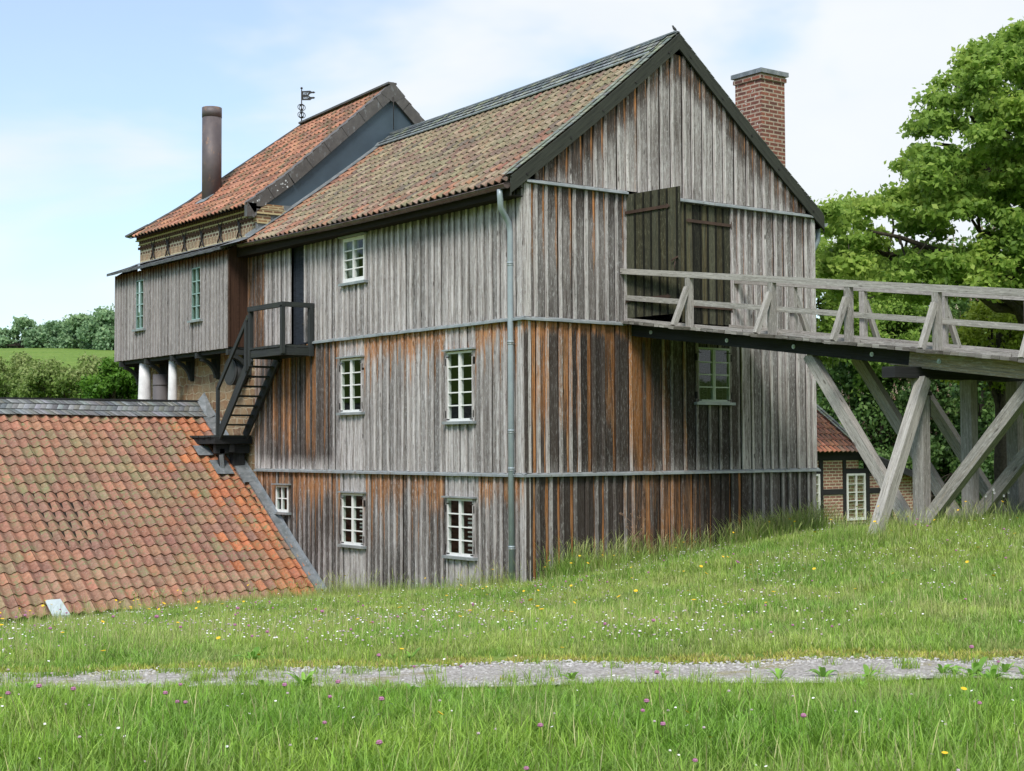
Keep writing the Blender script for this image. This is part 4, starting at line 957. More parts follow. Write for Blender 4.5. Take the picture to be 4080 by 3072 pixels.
me = bpy.data.meshes.new('pennant'); bm_.to_mesh(me); bm_.free(); pen = bpy.data.objects.new('pennant', me); C.objects.link(pen); me.materials.append(M['iron'])
cut = []
for txt, x, y in (('FLV', .03, .158), ('1837', .028, .038)):
    cu = bpy.data.curves.new('letters', 'FONT'); cu.body = txt; cu.size = .098 if txt == 'FLV' else .080; cu.extrude = .05; cu.offset = .002; cu.shear = .3; cu.space_character = 1.0; cu.resolution_u = 2
    co = bpy.data.objects.new('letters', cu); C.objects.link(co); co.location = (x, y, 0); cut.append(co)
bpy.context.view_layer.update(); dg = bpy.context.evaluated_depsgraph_get()
for co in cut:
    m2 = bpy.data.meshes.new_from_object(co.evaluated_get(dg)); mo = bpy.data.objects.new('lettercut', m2); C.objects.link(mo); mo.location = co.location
    md = pen.modifiers.new('b', 'BOOLEAN'); md.operation = 'DIFFERENCE'; md.object = mo; md.solver = 'EXACT'; co['m'] = mo
bpy.context.view_layer.update(); dg = bpy.context.evaluated_depsgraph_get(); me2 = bpy.data.meshes.new_from_object(pen.evaluated_get(dg)); pen.modifiers.clear()
if len(me2.polygons) > 20: pen.data = me2
for co in cut: bpy.data.objects.remove(co['m']); bpy.data.objects.remove(co)
pen.parent = wv; pen.matrix_local = Matrix.Translation((0, 0, .70)) @ Matrix(((FD.x, 0, .6, 0), (FD.y, 0, .8, 0), (0, 1, 0, 0), (0, 0, 0, 1)))

# ------------------------------------------------------------------ clad annex on brackets
ax = thing('timber_annex', 'overhanging grey board clad annex on curved brackets with two narrow teal windows', 'building', (-.3, 14.5, 2.9))
AX = .60; PA_ = lambda u, z, w: Vector((-AX - w, u, z))
aw = [(15.937, 16.509, 3.72, 5.04), (12.443, 13.016, 3.72, 5.04)]
def tA(u, z, rnd, edge, bat):
    n = nz(u * 1.2 + 60, z * .7, 2); d = 5.28 - z; k = hsh(round(rnd * 1e4))
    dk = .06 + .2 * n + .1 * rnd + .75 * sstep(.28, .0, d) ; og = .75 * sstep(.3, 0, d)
    for a, b, c_, e2 in aw:
        if a < u < b and z < c_: dk += .8 * sstep(c_ - .5, c_ - .02, z) * (k > .3)
    return (dk, og, .45 + .4 * rnd)
clad('board_cladding', PA_, 11.0, 17.95, 2.93, 5.30, 0, aw, tA, ax, 'annexclad', pitch=.20, batw=(.05, .07))
mb = MB(); mb.quad([(-AX, 11.0, 2.96), (.04, 11.0, 2.96), (.04, 11.0, 5.7), (-AX, 11.0, 5.3)], [(2.96, 0), (2.96, .64), (5.7, .64), (5.3, 0)])
mb.box(-.36, -.31, 10.985, 10.998, 2.96, 5.45); mb.box(-.60, -.55, 10.98, 10.998, 2.96, 5.3)
mb.build('side_panel', 'brownpanel', ax); mb = MB(); mb.quad([(-AX, 17.95, 2.96), (.04, 17.95, 2.96), (.04, 17.95, 5.7), (-AX, 17.95, 5.3)]); mb.build('side_panel', 'brownpanel', ax)
mb = MB(); mb.box(-AX + .02, .04, 11.01, 17.93, 2.925, 2.955); mb.beam((-AX + .14, 11.01, 2.88), (-AX + .14, 17.9, 2.88), .1, .09); mb.split('floor_frame', 'black', ax)
for (a, b, c_, d_) in aw: window(PA_, a, b, c_, d_, 0, 2, 4, ax, fm='teal', hinges=False, hood=False, fw_=.028, d=.022, cwid=.016)
mb = MB(); n = 28
for k in range(n):
    y0, y1 = 10.9 + 7.05 * k / n, 10.9 + 7.05 * (k + 1) / n; j = .012 * (k % 2)
    A_, B_ = Vector((.0, y0, 5.66)), Vector((-.87, y0, 5.33 + .02 * nz(k * .7, 0, 0))); A2, B2 = Vector((.0, y1, 5.66)), Vector((-.87, y1, 5.33 + .02 * nz((k + 1) * .7, 0, 0)))
    mb.quad([e_(A_, j), e_(A2, j), e_(B2, j), e_(B_, j)]); mb.quad([e_(B_, j), e_(B2, j), e_(B2, -.05), e_(B_, -.05)]); mb.quad([e_(B_, -.05), e_(B2, -.05), e_(A2, -.06), e_(A_, -.06)])
mb.quad([(-.87, 10.9, 5.28), (.0, 10.9, 5.6), (.0, 10.9, 5.66), (-.87, 10.9, 5.35)]); mb.quad([(-.87, 17.95, 5.28), (.0, 17.95, 5.6), (.0, 17.95, 5.66), (-.87, 17.95, 5.35)])
arf = sub(mb.build('lean_to_roof', 'felt', ax), ax)
mb = MB(); 
for k in range(20):
    y0 = 10.95 + k * .32; p = Vector((-.10 - .02 * (k % 3), y0, 5.635)); mb.quad([p, p + Vector((0, .34, 0)), p + Vector((-.30, .34, -.095)), p + Vector((-.34, -.02, -.105))])
mb.quad([(-.04, 10.9, 5.685), (-.04, 17.66, 5.685), (-.3, 17.66, 5.58), (-.3, 10.9, 5.58)])
mb.quad([(-.88, 9.9, 5.36), (-.3, 10.5, 5.56), (-.05, 10.95, 5.68), (-.88, 10.95, 5.36)])
mb.build('roof_flashing', 'lead', arf)
for y in (17.6, 15.9, 14.25, 12.75, 11.02):
    mb = MB(); yy = y
    mb.beam((-.62, yy, 2.83), (.04, yy, 2.83), .11, .13); mb.beam((-.02, yy, 2.85), (-.02, yy, 2.25), .11, .10, (1, 0, 0), tb=.7)
    arc = [Vector((-.56 + .50 * math.sin(a), yy, 2.25 + .50 * math.cos(a) )) for a in np.linspace(.12, 1.5, 9)]
    for a, b in zip(arc, arc[1:]): mb.beam(a, b, .10, .09, (0, 1, 0) if False else (.5, 0, .5))
    for i in range(8):
        a, b = arc[i], arc[i + 1]; mb.quad([a, b, Vector((b.x, yy, 2.85)), Vector((a.x, yy, 2.85))]) if i > 3 else None
    mb.build('bracket', 'black', ax)
# white columns, grey flue and iron disc below the annex
for k, (y, r0, r1, lab, ln) in enumerate(((16.55, .29, .15, 'thick white tapered column under the far end of the annex', .12), (14.76, .19, .105, 'slim white column under the middle of the annex', 0))):
    mb = MB(); zb = -3.2; n = 10
    mb.tube([(-.33, y + ln * (1 - i / n), zb + (2.82 - zb) * i / n) for i in range(n + 1)], [r0 * 1.25 + (r1 - r0 * 1.25) * (i / n) ** .8 for i in range(n + 1)], 20)
    tag(mb.build('white_column', 'limewash'), lab, 'column', 'white columns under the annex')
mb = MB(); mb.tube([(-.15, 15.95, -3.2), (-.15, 15.95, 2.5)], .2, 20); mb.tube([(-.15, 15.95, 2.2), (-.15, 15.95, 2.24)], .21, 20); tag(mb.build('grey_flue', 'greysteel'), 'dark grey metal flue behind the thick white column', 'pipe')
mb = MB(); mb.tube([(.02, 11.42, 2.38), (-.34, 11.42, 2.38)], .33, 28); mb.tube([(-.34, 11.42, 2.38), (-.355, 11.42, 2.38)], .29, 28); mb.tube([(-.30, 11.42, 2.38), (-.345, 11.42, 2.38)], .335, 28)
tag(mb.build('iron_drum', 'disc'), 'round dark grey iron drum fixed to the stone wall beside the staircase', 'drum')

# ------------------------------------------------------------------ low tiled building
lb = thing('low_tiled_building', 'low building with large weathered orange pantile roof and slate ridge reaching down to the grass', 'building', (-7, 10, -3))
LS = .7106; LY0, LZ0 = 7.20, -2.762; LYR = 13.38; LN = math.hypot(1, LS); LV = (LYR - LY0) * LN; LX = -15.0
def lbase(u, v): return Vector((LX + u, LY0 + v / LN, LZ0 + v / LN * LS + .03 * nz(u * .35, v * .4, 2)))
def lbase2(u, v): p = lbase(u, v); p.y = 2 * LYR - p.y; return p
def collow(u, v):
    x = LX + u; n = noise.noise(Vector((x * .45, v * .5, 1))); n2 = noise.noise(Vector((x * .8 + 40, v * .5, 5))); r = random.random()
    right = sstep(-2.3, -.5, x - (LV - v) * .0)
    if r < right * .62: return cj((0.50, 0.19, 0.09), .12)
    if r < right * .85: return cj((0.44, 0.18, 0.10))
    if v > LV - 1.15 and r < .6: return cj((0.42, 0.20, 0.13))
    g = sstep(.5, 2.5, v - 2.6) * sstep(-5.2, -3.2, x) * (1 - right)
    if random.random() < g * .35 + max(0, n2) * .4: return cj((0.31, 0.225, 0.135), .12)
    if n > .2 and random.random() < .55: return cj(random.choice([(0.40, 0.20, 0.13), (0.34, 0.19, 0.135)]))
    if v < 1.2 and random.random() < .5: return cj((0.38, 0.22, 0.15))
    return cj(random.choice([(0.33, 0.17, 0.12), (0.35, 0.18, 0.125), (0.30, 0.16, 0.12), (0.37, 0.19, 0.13), (0.31, 0.175, 0.13)]), .06)
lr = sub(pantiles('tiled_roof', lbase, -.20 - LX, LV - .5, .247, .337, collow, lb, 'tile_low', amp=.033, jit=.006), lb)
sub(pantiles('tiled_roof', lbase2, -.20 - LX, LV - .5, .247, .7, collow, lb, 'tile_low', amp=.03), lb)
SLG = [(0.20, 0.21, 0.22), (0.26, 0.27, 0.28), (0.16, 0.17, 0.185), (0.30, 0.32, 0.34), (0.22, 0.225, 0.21)]
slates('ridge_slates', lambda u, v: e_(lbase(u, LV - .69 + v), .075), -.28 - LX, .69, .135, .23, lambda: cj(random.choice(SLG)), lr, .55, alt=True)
mb = MB(); mb.beam((LX, LYR, LZ0 + LV / LN * LS + .085), (-.22, LYR, LZ0 + LV / LN * LS + .085), .10, .045); mb.build('ridge_cap', 'tar', lr)
mb = MB()
for k in range(24):
    v0_, v1_ = LV * k / 24, LV * (k + 1) / 24 + .02; wl = -.25 - (.12 if k > 12 else 0)
    a, b = lbase(0, v0_), lbase(0, v1_)
    P1 = [Vector((wl, a.y, a.z + .075)), Vector((wl, b.y, b.z + .07)), Vector((-.075, b.y, b.z + .085)), Vector((-.075, a.y, a.z + .09))]; mb.quad(P1)
    mb.quad([P1[3], P1[2], Vector((-.045, b.y, b.z + .17)), Vector((-.045, a.y, a.z + .17))]); mb.quad([P1[0], P1[1], e_(P1[1], -.06), e_(P1[0], -.06)])
mb.quad([(-.30, 12.75, 1.25), (-.30, 13.35, 1.72), (-.05, 13.45, 1.95), (-.05, 12.8, 1.35)]); mb.build('lead_flashing', 'lead', lr)
mb = MB(); mb.quad([e_(lbase(0, .0), -.04), e_(lbase(-.1 - LX, 0), -.04), e_(lbase(-.1 - LX, LV), -.04), e_(lbase(0, LV), -.04)]); mb.quad([e_(lbase2(0, .0), -.04), e_(lbase2(-.1 - LX, 0), -.04), e_(lbase2(-.1 - LX, LV), -.04), e_(lbase2(0, LV), -.04)]); mb.build('soffit', 'soffit', lb)
mb = MB(); mb.box(LX + .3, -.06, 7.6, 7.9, -3.8, -2.6); mb.box(LX + .3, LX + .6, 7.9, 19, -3.8, -2.6); mb.box(LX + .3, -.06, 18.8, 19.1, -3.8, -2.6)
ids = [mb.vert(p) for p in ((LX + .3, 7.6, -2.6), (LX + .3, 19.1, -2.6), (LX + .3, LYR, 1.5))]; mb.face(ids); mb.build('stone_wall', 'rubble', lb)
gl_ = halfgutter([(-5.2, 7.13, -2.80), (-.2, 7.13, -2.77)], .06, 'zinc', lb)
mb = MB(); 
for x in np.arange(-5, -.3, .6): mb.beam((x, 7.20, -2.72), (x, 7.06, -2.79), .02, .01)
mb.split('gutter_bracket', 'zinc', lb)
mb = MB(); p = [lbase(x - LX, v) for x, v in ((-6.28, -.14), (-5.92, -.14), (-5.98, .34), (-6.30, .34))]; mb.quad([e_(q, .085) for q in p]); mb.quad([e_(p[0], .085), e_(p[1], .085), e_(p[1], -.02), e_(p[0], -.02)]); mb.build('zinc_patch', plain('bright zinc', (.5, .58, .62), .4), lb)

# ------------------------------------------------------------------ outside staircase
st = thing('outside_staircase', 'steep black wooden outside staircase with two landings and handrail on the timber building', 'staircase', (-.45, 10, -.2))
XO = -.83; YN = 7.78; YF = 9.34
mb = MB()
for k in range(8): y = YN + .02 + k * .195; mb.beam((XO - .04, y + .09, 2.80), (-.06, y + .09, 2.80), .185, .05, (0, 0, 1), jit=.006)
mb.build('landing_floor', 'black', st)
mb = MB(); mb.beam((XO, YN + .03, 2.68), (-.06, YN + .03, 2.68), .07, .17); mb.beam((XO + .02, YN, 2.68), (XO + .02, YF, 2.68), .08, .17); mb.beam((XO, YF - .03, 2.66), (-.06, YF - .03, 2.66), .08, .18); mb.beam((-.1, YN, 2.68), (-.1, YF, 2.68), .07, .17); mb.beam((XO + .3, YN, 2.70), (XO + .3, YF, 2.70), .07, .15)
mb.split('landing_frame', 'black', st)
for x, y, z0, z1, w1 in ((XO - .02, YN + .0, 2.62, 3.70, .09), (-.135, YN + .0, 2.58, 3.70, .10), (XO - .0, YF + .02, 2.40, 3.70, .09), (XO - .03, YF + .16, 2.30, 3.48, .09)):
    mb = MB(); mb.beam((x, y, z0), (x, y, z1), w1, w1, (0, 1, 0)); mb.build('post', 'black', st)
mb = MB(); mb.beam((XO - .02, YN - .05, 3.72), (XO - .02, YF + .06, 3.72), .09, .11); mb.build('top_rail', 'black', st)
mb = MB(); mb.beam((XO - .06, YN, 3.725), (-.01, YN, 3.725), .09, .105); mb.build('top_rail', 'black', st)
mb = MB(); mb.beam((XO - .03, YF + .08, 3.56), (XO - .03, 11.02, 1.93), .05, .10); mb.build('handrail', 'black', st)
mb = MB(); mb.beam((XO - .03, 11.0, .80), (XO - .03, 11.0, 1.98), .075, .075, (0, 1, 0)); mb.build('post', 'black', st)
for x in (XO, -.14):
    mb = MB(); mb.beam((x, YF + .0, 2.60), (x, 11.0, .80), .055, .23); mb.build('stringer', 'black', st)
for k in range(7):
    f_ = (k + .9) / 8; y = YF + .06 + (11.0 - YF) * f_; z = 2.58 + (.80 - 2.58) * f_ + .03; mb = MB(); mb.beam((XO + .02, y, z), (-.16, y, z), .21, .04); mb.build('tread', 'black', st)
mb = MB()
for k in range(8): y = 10.92 + k * .165; mb.beam((-1.02 if k % 2 else -1.0, y + .08, .80), (-.02, y + .08, .80), .155, .045, (0, 0, 1), jit=.006)
mb.build('landing_floor', 'black', st)
mb = MB(); mb.beam((-.93, 10.92, .70), (-.93, 12.2, .70), .08, .16); mb.beam((-.98, 10.95, .70), (0, 10.95, .70), .07, .16); mb.beam((-.98, 12.15, .70), (0, 12.15, .70), .07, .16); mb.beam((-.5, 10.95, .52), (-.5, 12.2, .52), .12, .2); mb.beam((-.9, 11.1, .5), (.0, 11.1, .5), .12, .22); mb.split('landing_frame', 'tar', st)
mb = MB(); mb.beam((-.72, 11.1, -.1), (-.72, 11.1, .5), .12, .12, (0, 1, 0)); mb.beam((-.25, 11.2, -.1), (-.25, 11.2, .5), .3, .2, (0, 1, 0)); mb.split('support_post', 'tar', st)
mb = MB(); mb.beam((-.70, 11.02, -.16), (-.76, 11.02, .36), .1, .02, (0, 1, 0)); mb.quad([e_(lbase(-.95 - LX, 4.45), .1), e_(lbase(-.5 - LX, 4.45), .1), e_(lbase(-.5 - LX, 5.0), .1), e_(lbase(-.95 - LX, 5.0), .1)]); mb.quad([e_(lbase(-1.15 - LX, 5.2), .1), e_(lbase(-.75 - LX, 5.2), .1), e_(lbase(-.75 - LX, 5.6), .1), e_(lbase(-1.15 - LX, 5.6), .1)]); mb.build('support_flashing', 'lead', st)

# ------------------------------------------------------------------ brick chimney
ch = thing('brick_chimney', 'square red brick chimney with zinc cap rising behind the right roof slope', 'chimney', (8.3, 1.9, -2))
mb = MB(); mb.box(7.9, 8.66, 1.5, 2.32, -2.5, 8.80, uvo=(.07, .03)); sh_ = sub(mb.build('shaft', 'chimbrick', ch), ch)
mb = MB(); mb.box(7.865, 8.695, 1.465, 2.355, 8.80, 8.895, uvo=(.0, .035)); mb.box(7.885, 8.675, 1.485, 2.335, 8.895, 8.93); mb.build('head_course', 'chimbrick', sh_)
mb = MB(); mb.box(7.83, 8.73, 1.43, 2.39, 8.93, 9.03); mb.build('cap', 'lead', ch)
mb = MB()
for k in range(28):
    r = random.uniform(.012, .035); z = random.uniform(7.5, 8.55); y = random.uniform(1.6, 2.2); p = Vector((7.896, y, z)); mb.beam(p, p + Vector((0, random.uniform(-.06, .06), random.uniform(-.04, .04))), .004, r, (0, 0, 1))
mb.build('lime_stains', plain('lime stain', (.62, .6, .56), .9), ch)

# ------------------------------------------------------------------ timber ramp bridge
br = thing('timber_bridge', 'sloping grey oak footbridge with railings leading up to the open barn doors', 'bridge', (3.9, -7, -1.0))
dz = lambda y: 2.965 + .1312 * y     # deck top (y negative)
X0, X1 = 2.36, 5.44; YE = -15.0
mb = MB(); y = -.02; outr = (-1.92, -4.0, -5.72, -7.5, -9.3, -11.1, -12.9)
while y > YE:
    pw = random.uniform(.13, .17); ym = y - pw / 2; x0 = X0 - .06 + random.uniform(-.03, .02)
    x1 = X1 + .1
    if any(abs(ym - o) < .09 for o in outr): x0 = 1.86; x1 = 5.86
    mb.beam((x0, ym, dz(ym) - .03), (x1, ym, dz(ym) - .03), pw - .006, .055, (0, -.13, 1), (random.uniform(.2, .65), .1, random.random()), jit=.004); y -= pw
mb.build('deck_planks', 'oak', br)
for x in (X0 + .16, X1 - .16):
    mb = MB(); y = -.1
    while y > YE + .5:
        ln = random.uniform(2.4, 3.4); mb.beam((x, y, dz(y) + .025), (x, y - ln + .02, dz(y - ln) + .025), .16, .05, c=(.1, 0, .8)); y -= ln
    mb.split('kerb_board', 'oak', br)
for x in (2.68, 3.915, 5.155):
    mb = MB(); mb.beam((x, -.06, dz(0) - .18), (x, -6.75, dz(-6.7) - .18), .2, .24); mb.build('beam', 'tar', br)
    mb = MB(); mb.beam((x, -6.35, dz(-6.35) - .26), (x, -6.75, dz(-6.75) - .24), .195, .12, c=(.1, .6, .6)); mb.beam((x, -6.75, dz(-6.75) - .185), (x, YE, dz(YE) - .185), .2, .27, c=(.05, .62, .85)); mb.build('beam', 'oak', br)
mb = MB(); mb.beam((1.93, -6.86, 1.66), (6.0, -6.86, 1.66), .26, .175); mb.build('cap_beam', 'tar', br)
mb = MB(); mb.beam((1.93, -11.9, 1.02), (6.0, -11.9, 1.02), .26, .175); mb.build('cap_beam', 'oak', br)
for yt, zt_ in ((-6.88, 1.58), (-11.9, .93)):
    for x, w1 in ((2.675, .2), (3.915, .18), (5.155, .2)):
        g_ = gz(x, yt)
        mb = MB(); mb.beam((x, yt, g_ - .3), (x, yt, zt_), .22, .17, (1, 0, 0), c=(.15, .15, .6 + .2 * random.random()), jit=.006)
        mb.build('trestle_post', 'oak', br)
        zt2 = dz(yt + 2.34) - .31; mb = MB(); mb.beam((x + .02, yt + .02, zt2 - 2.32 * 1.338), (x + .02, yt + 2.34, zt2), .15, .19, (0, 0, 1), c=(.08, .0 if x < 3 else .35, .85), jit=.006); mb.build('strut', 'oak', br)
        zt3 = dz(yt - 2.1) - .32; mb = MB(); mb.beam((x, yt + .02, zt3 - 2.12 * 1.077), (x, yt - 2.1, zt3), .16, .19, (0, 0, 1), c=(.12, .25, .7), jit=.006); mb.build('strut', 'oak', br)
    for x, sg in ((2.60, -1), (5.25, 1)):
        mb = MB(); mb.beam((x, yt - .13, zt_ - .02), (x + sg * 1.28, yt - .13, zt_ - .02 - 1.28 * 1.98), .18, .17, (0, 1, 0), c=(.03, .15, 1.0), jit=.006); mb.build('side_brace', 'oak', br)
ypn = [-1.93, -4.0, -5.71, -7.47, -9.25, -11.05, -12.85]; ypf = [-1.66, -3.42, -5.25, -7.0, -8.8, -10.6, -12.4]
for X, ys, sg in ((X0, ypn, -1), (X1, ypf, 1)):
    for y in ys:
        mb = MB(); mb.beam((X, y, dz(y) - .02), (X - .0, y, dz(y) + .90), .10, .12, (0, 1, 0), c=(.12, .0, random.uniform(.5, .9)), jit=.003); mb.build('railing_post', 'oak', br)
        mb = MB(); mb.beam((X + sg * .40, y, dz(y) - .0), (X + sg * .055, y, dz(y) + .72), .10, .08, (0, 1, 0), c=(.06, .0, random.uniform(.7, 1))); mb.build('railing_brace', 'oak', br)
    for h, hh, w1, c_ in ((.96, .11, .11, (.10, 0, .9)), (.45, .095, .06, (.08, 0, .8))):
        y = .02; xx = X - sg * (0.0 if h > .9 else .08)
        while y > YE + .1:
            ln = min(random.uniform(3.2, 4.2), y - YE); mb = MB(); mb.beam((xx, y, dz(y) + h - .0), (xx, y - ln + .006, dz(y - ln) + h), w1, hh, c=(c_[0], 0, c_[2] + random.uniform(-.15, .1)), jit=.004); mb.build('rail', 'oak', br); y -= ln
mb = MB()
for y, z in ((-.63, 2.70), (-2.675, 2.423), (-4.29, 2.22), (-6.0, 2.0), (-7.33, 1.82), (-9.2, 1.58)):
    mb.tube([(2.58, y, z), (2.565, y, z)], .038, 14); mb.tube([(2.565, y, z), (2.55, y, z)], .016, 6)
mb.tube([(2.5, -7.02, 1.46), (2.5, -7.05, 1.46)], .04, 14)
mb.split('bolt', 'bolt', br)
mb = MB(); mb.box(2.79, 2.80, -6.98, -6.84, .95, 1.56); mb.box(4.01, 4.02, -6.98, -6.84, .95, 1.56); mb.box(2.575, 2.79, -7.02, -7.008, 1.3, 1.36); mb.split('iron_strap', 'iron', br)

# ------------------------------------------------------------------ half-timbered brick cottage
ct = thing('brick_cottage', 'small half timbered brick cottage with red pantile roof seen beyond the bridge', 'cottage', (22, 12, -2.6))
CY = 12.0; mb = MB()
mb.box(17, 23.4, CY + .03, CY + .3, -2.2, 0.0, uvo=(.1, .02)); mb.box(23.4, 26.2, CY + .03, CY + .3, -2.2, -.55, uvo=(.1, .02)); mb.box(17, 26.2, CY - .04, CY + .3, -3.2, -2.25); mb.build('brick_wall', 'cottbrick', ct)
mb = MB(); mb.box(26.2, 26.5, CY, CY + 6, -3.2, -.55); mb.box(17, 17.3, CY, CY + 6, -3, 0); mb.box(17, 26.5, CY + 6, CY + 6.2, -3, 0); mb.build('brick_wall', 'cottbrick', ct)
cw = [(22.744, 23.69, -2.03, -.45), (20.47, 21.41, -2.0, -.44)]
mb = MB(); 
for a, b in ((21.42, 21.6), (22.594, 22.744), (23.74, 23.94), (20.2, 20.4), (18.9, 19.1), (25.0, 25.14)): mb.box(a, b, CY - .0, CY + .1, -2.2, .0 if a < 24 else -.6)
mb.box(17, 24.0, CY - .02, CY + .12, 0.0, .34); mb.box(22.744, 23.74, CY - .0, CY + .09, -.45, -.28); mb.box(20.4, 21.42, CY, CY + .09, -.44, -.27)
for a, b in ((21.6, 22.594), (23.94, 25.0), (19.1, 20.2)): mb.box(a, b, CY, CY + .09, -1.14, -.96)
mb.box(17, 26.2, CY - .01, CY + .11, -2.26, -2.14); mb.build('timber_frame', 'tar', ct)
PCt = lambda u, z, w: Vector((u, CY - w, z))
for a, b, c_, d_ in cw: window(PCt, a, b, c_, d_, 0.0, 2, 5, ct, hinges=False, hood=False, sill=False, fw_=.07)
def cbase(u, v): return Vector((17 + u, 11.55 + v * .815, .30 + v * .58))
colc = lambda u, v: cj(random.choice([(0.45, 0.175, 0.11), (0.50, 0.22, 0.14), (0.38, 0.17, 0.12), (0.36, 0.22, 0.17)]))
cr_ = sub(pantiles('tiled_roof', cbase, 6.0, 4.3, .225, .34, colc, ct, 'tile_red', lambda u, v: True), ct)
slates('verge_slates', lambda u, v: e_(cbase(6.0 + v, u - .02), .05), 4.4, .34, .16, .17, lambda: cj(random.choice(SLA + SLM)), cr_, .3)
mb = MB(); mb.quad([cbase(0, 0), cbase(6.4, 0), cbase(6.4, 4.3), cbase(0, 4.3)]); a = cbase(0, 4.3); b = cbase(6.4, 4.3); mb.quad([a, b, Vector((b.x, b.y + 3.4, .2)), Vector((a.x, a.y + 3.4, .2))])
p = [Vector((23.45, 14.0, 1.15)), Vector((23.45, 11.6, .25)), Vector((26.6, 11.6, -.65)), Vector((26.6, 14.0, -.4))]; mb.quad(p); mb.quad([p[1], p[2], e_(p[2], -.22), e_(p[1], -.22)]); mb.build('soffit', 'tar', ct)

# ------------------------------------------------------------------ trees
def leaf_mesh(centers, radii, n, size, parent, m, name='crown', flat=.75, bright=None, up_bias=.3, shell=.55):
    rng = np.random.default_rng(random.randint(0, 10 ** 6)); centers = np.array(centers, float); radii = np.array(radii, float)
    w8 = radii ** 2; idx = rng.choice(len(centers), n, p=w8 / w8.sum())
    d = rng.normal(size=(n, 3)); d /= np.linalg.norm(d, axis=1)[:, None]; rr = rng.uniform(shell, 1.0, n) ** .7 * radii[idx] * (1 + .32 * rng.normal(size=n))
    pos = centers[idx] + d * rr[:, None] * np.array([1, 1, flat])
    nrm = d * .5 + rng.normal(size=(n, 3)) * .65 + np.array([0, 0, up_bias]); nrm /= np.linalg.norm(nrm, axis=1)[:, None]
    t_ = np.cross(nrm, rng.normal(size=(n, 3))); t_ /= np.linalg.norm(t_, axis=1)[:, None]; b_ = np.cross(nrm, t_)
    s = size * rng.uniform(.6, 1.3, n)[:, None]
    q = np.stack([pos - t_ * s * .55, pos + b_ * s * .32 + t_ * s * .05 + nrm * s * .08, pos + t_ * s * .55, pos - b_ * s * .32 + t_ * s * .05 + nrm * s * .08], 1).reshape(-1, 3)
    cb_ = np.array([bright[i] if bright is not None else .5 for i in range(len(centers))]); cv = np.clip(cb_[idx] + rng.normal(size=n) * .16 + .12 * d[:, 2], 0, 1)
    col = np.repeat(np.stack([cv, cv, cv], 1), 4, axis=0)
    me = bpy.data.meshes.new(name); me.vertices.add(n * 4); org = np.array(parent['org']) if parent is not None else 0
    me.vertices.foreach_set('co', (q - org).astype(np.float32).ravel()); me.loops.add(n * 4); me.loops.foreach_set('vertex_index', np.arange(n * 4, dtype=np.int32))
    me.polygons.add(n); me.polygons.foreach_set('loop_start', np.arange(0, n * 4, 4, dtype=np.int32)); me.polygons.foreach_set('loop_total', np.full(n, 4, dtype=np.int32))
    a = me.attributes.new('tint', 'FLOAT_COLOR', 'POINT'); ca = np.ones((n * 4, 4), np.float32); ca[:, :3] = col; a.data.foreach_set('color', ca.ravel())
    me.materials.append(M[m]); me.update(); me.validate(); o = bpy.data.objects.new(name, me); C.objects.link(o)
    if parent is not None: o.parent = parent
    return o
def limb(mb, a, b, r0, r1, n=7, wob=.1):
    a = Vector(a); b = Vector(b); L_ = (b - a).length; pts = []
    for i in range(n + 1):
        f_ = i / n; p = a.lerp(b, f_); k = math.sin(math.pi * f_) * wob * L_
        pts.append(p + Vector((nz(i * .7, a.x, b.x) * k, nz(i * .7, a.y + 5, b.y) * k, nz(i * .6, a.z + 9, b.z) * k + .06 * L_ * math.sin(math.pi * f_))))
    mb.tube(pts, [r0 + (r1 - r0) * i / n for i in range(n + 1)], 7, False); return pts
def inpoly(x, y, poly):
    c_ = False; j = len(poly) - 1
    for i in range(len(poly)):
        xi, yi = poly[i]; xj, yj = poly[j]
        if (yi > y) != (yj > y) and x < (xj - xi) * (y - yi) / (yj - yi) + xi: c_ = not c_
        j = i
    return c_
# big oak to the right, trunk just beyond the picture edge
trunk = at(2330, 900, 37); trunk.z = gz(trunk.x, trunk.y)
oak = thing('oak_tree', 'large spreading oak with fresh green leaves rising at the right edge behind the bridge', 'tree', tuple(trunk))
polyO = [(2480, 10), (2205, 55), (2150, 95), (2085, 105), (2062, 165), (2000, 185), (2015, 250), (1960, 275), (1975, 320), (1940, 365), (1965, 405), (1900, 425), (1850, 425), (1790, 450), (1772, 480), (1772, 640), (2480, 640)]
holes = [(2110, 488, 55, 16), (1970, 520, 50, 12), (2070, 300, 22, 14), (1990, 300, 14, 12), (1905, 480, 30, 10), (2080, 535, 30, 8), (2150, 210, 14, 12), (1800, 520, 16, 20)]
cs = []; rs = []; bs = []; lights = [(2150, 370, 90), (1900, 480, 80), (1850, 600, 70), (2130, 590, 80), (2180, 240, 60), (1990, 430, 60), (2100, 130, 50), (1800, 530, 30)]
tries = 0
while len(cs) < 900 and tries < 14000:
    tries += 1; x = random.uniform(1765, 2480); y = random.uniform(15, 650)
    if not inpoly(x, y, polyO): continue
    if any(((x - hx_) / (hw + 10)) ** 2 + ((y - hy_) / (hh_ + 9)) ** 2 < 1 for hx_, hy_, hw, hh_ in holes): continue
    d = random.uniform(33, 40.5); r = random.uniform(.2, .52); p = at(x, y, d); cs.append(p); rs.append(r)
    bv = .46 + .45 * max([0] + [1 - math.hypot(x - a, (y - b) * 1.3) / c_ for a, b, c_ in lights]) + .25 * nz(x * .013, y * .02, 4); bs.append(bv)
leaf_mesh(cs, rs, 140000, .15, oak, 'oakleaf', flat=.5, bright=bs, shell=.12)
mb = MB(); tb = trunk; tt = tb + Vector((0, 0, 6.0)); tt2 = tb + Vector((-.3, .2, 10.5)); limb(mb, tb - Vector((0, 0, .3)), tt, .55, .42, wob=.03); limb(mb, tt, tt2, .42, .12, wob=.06)
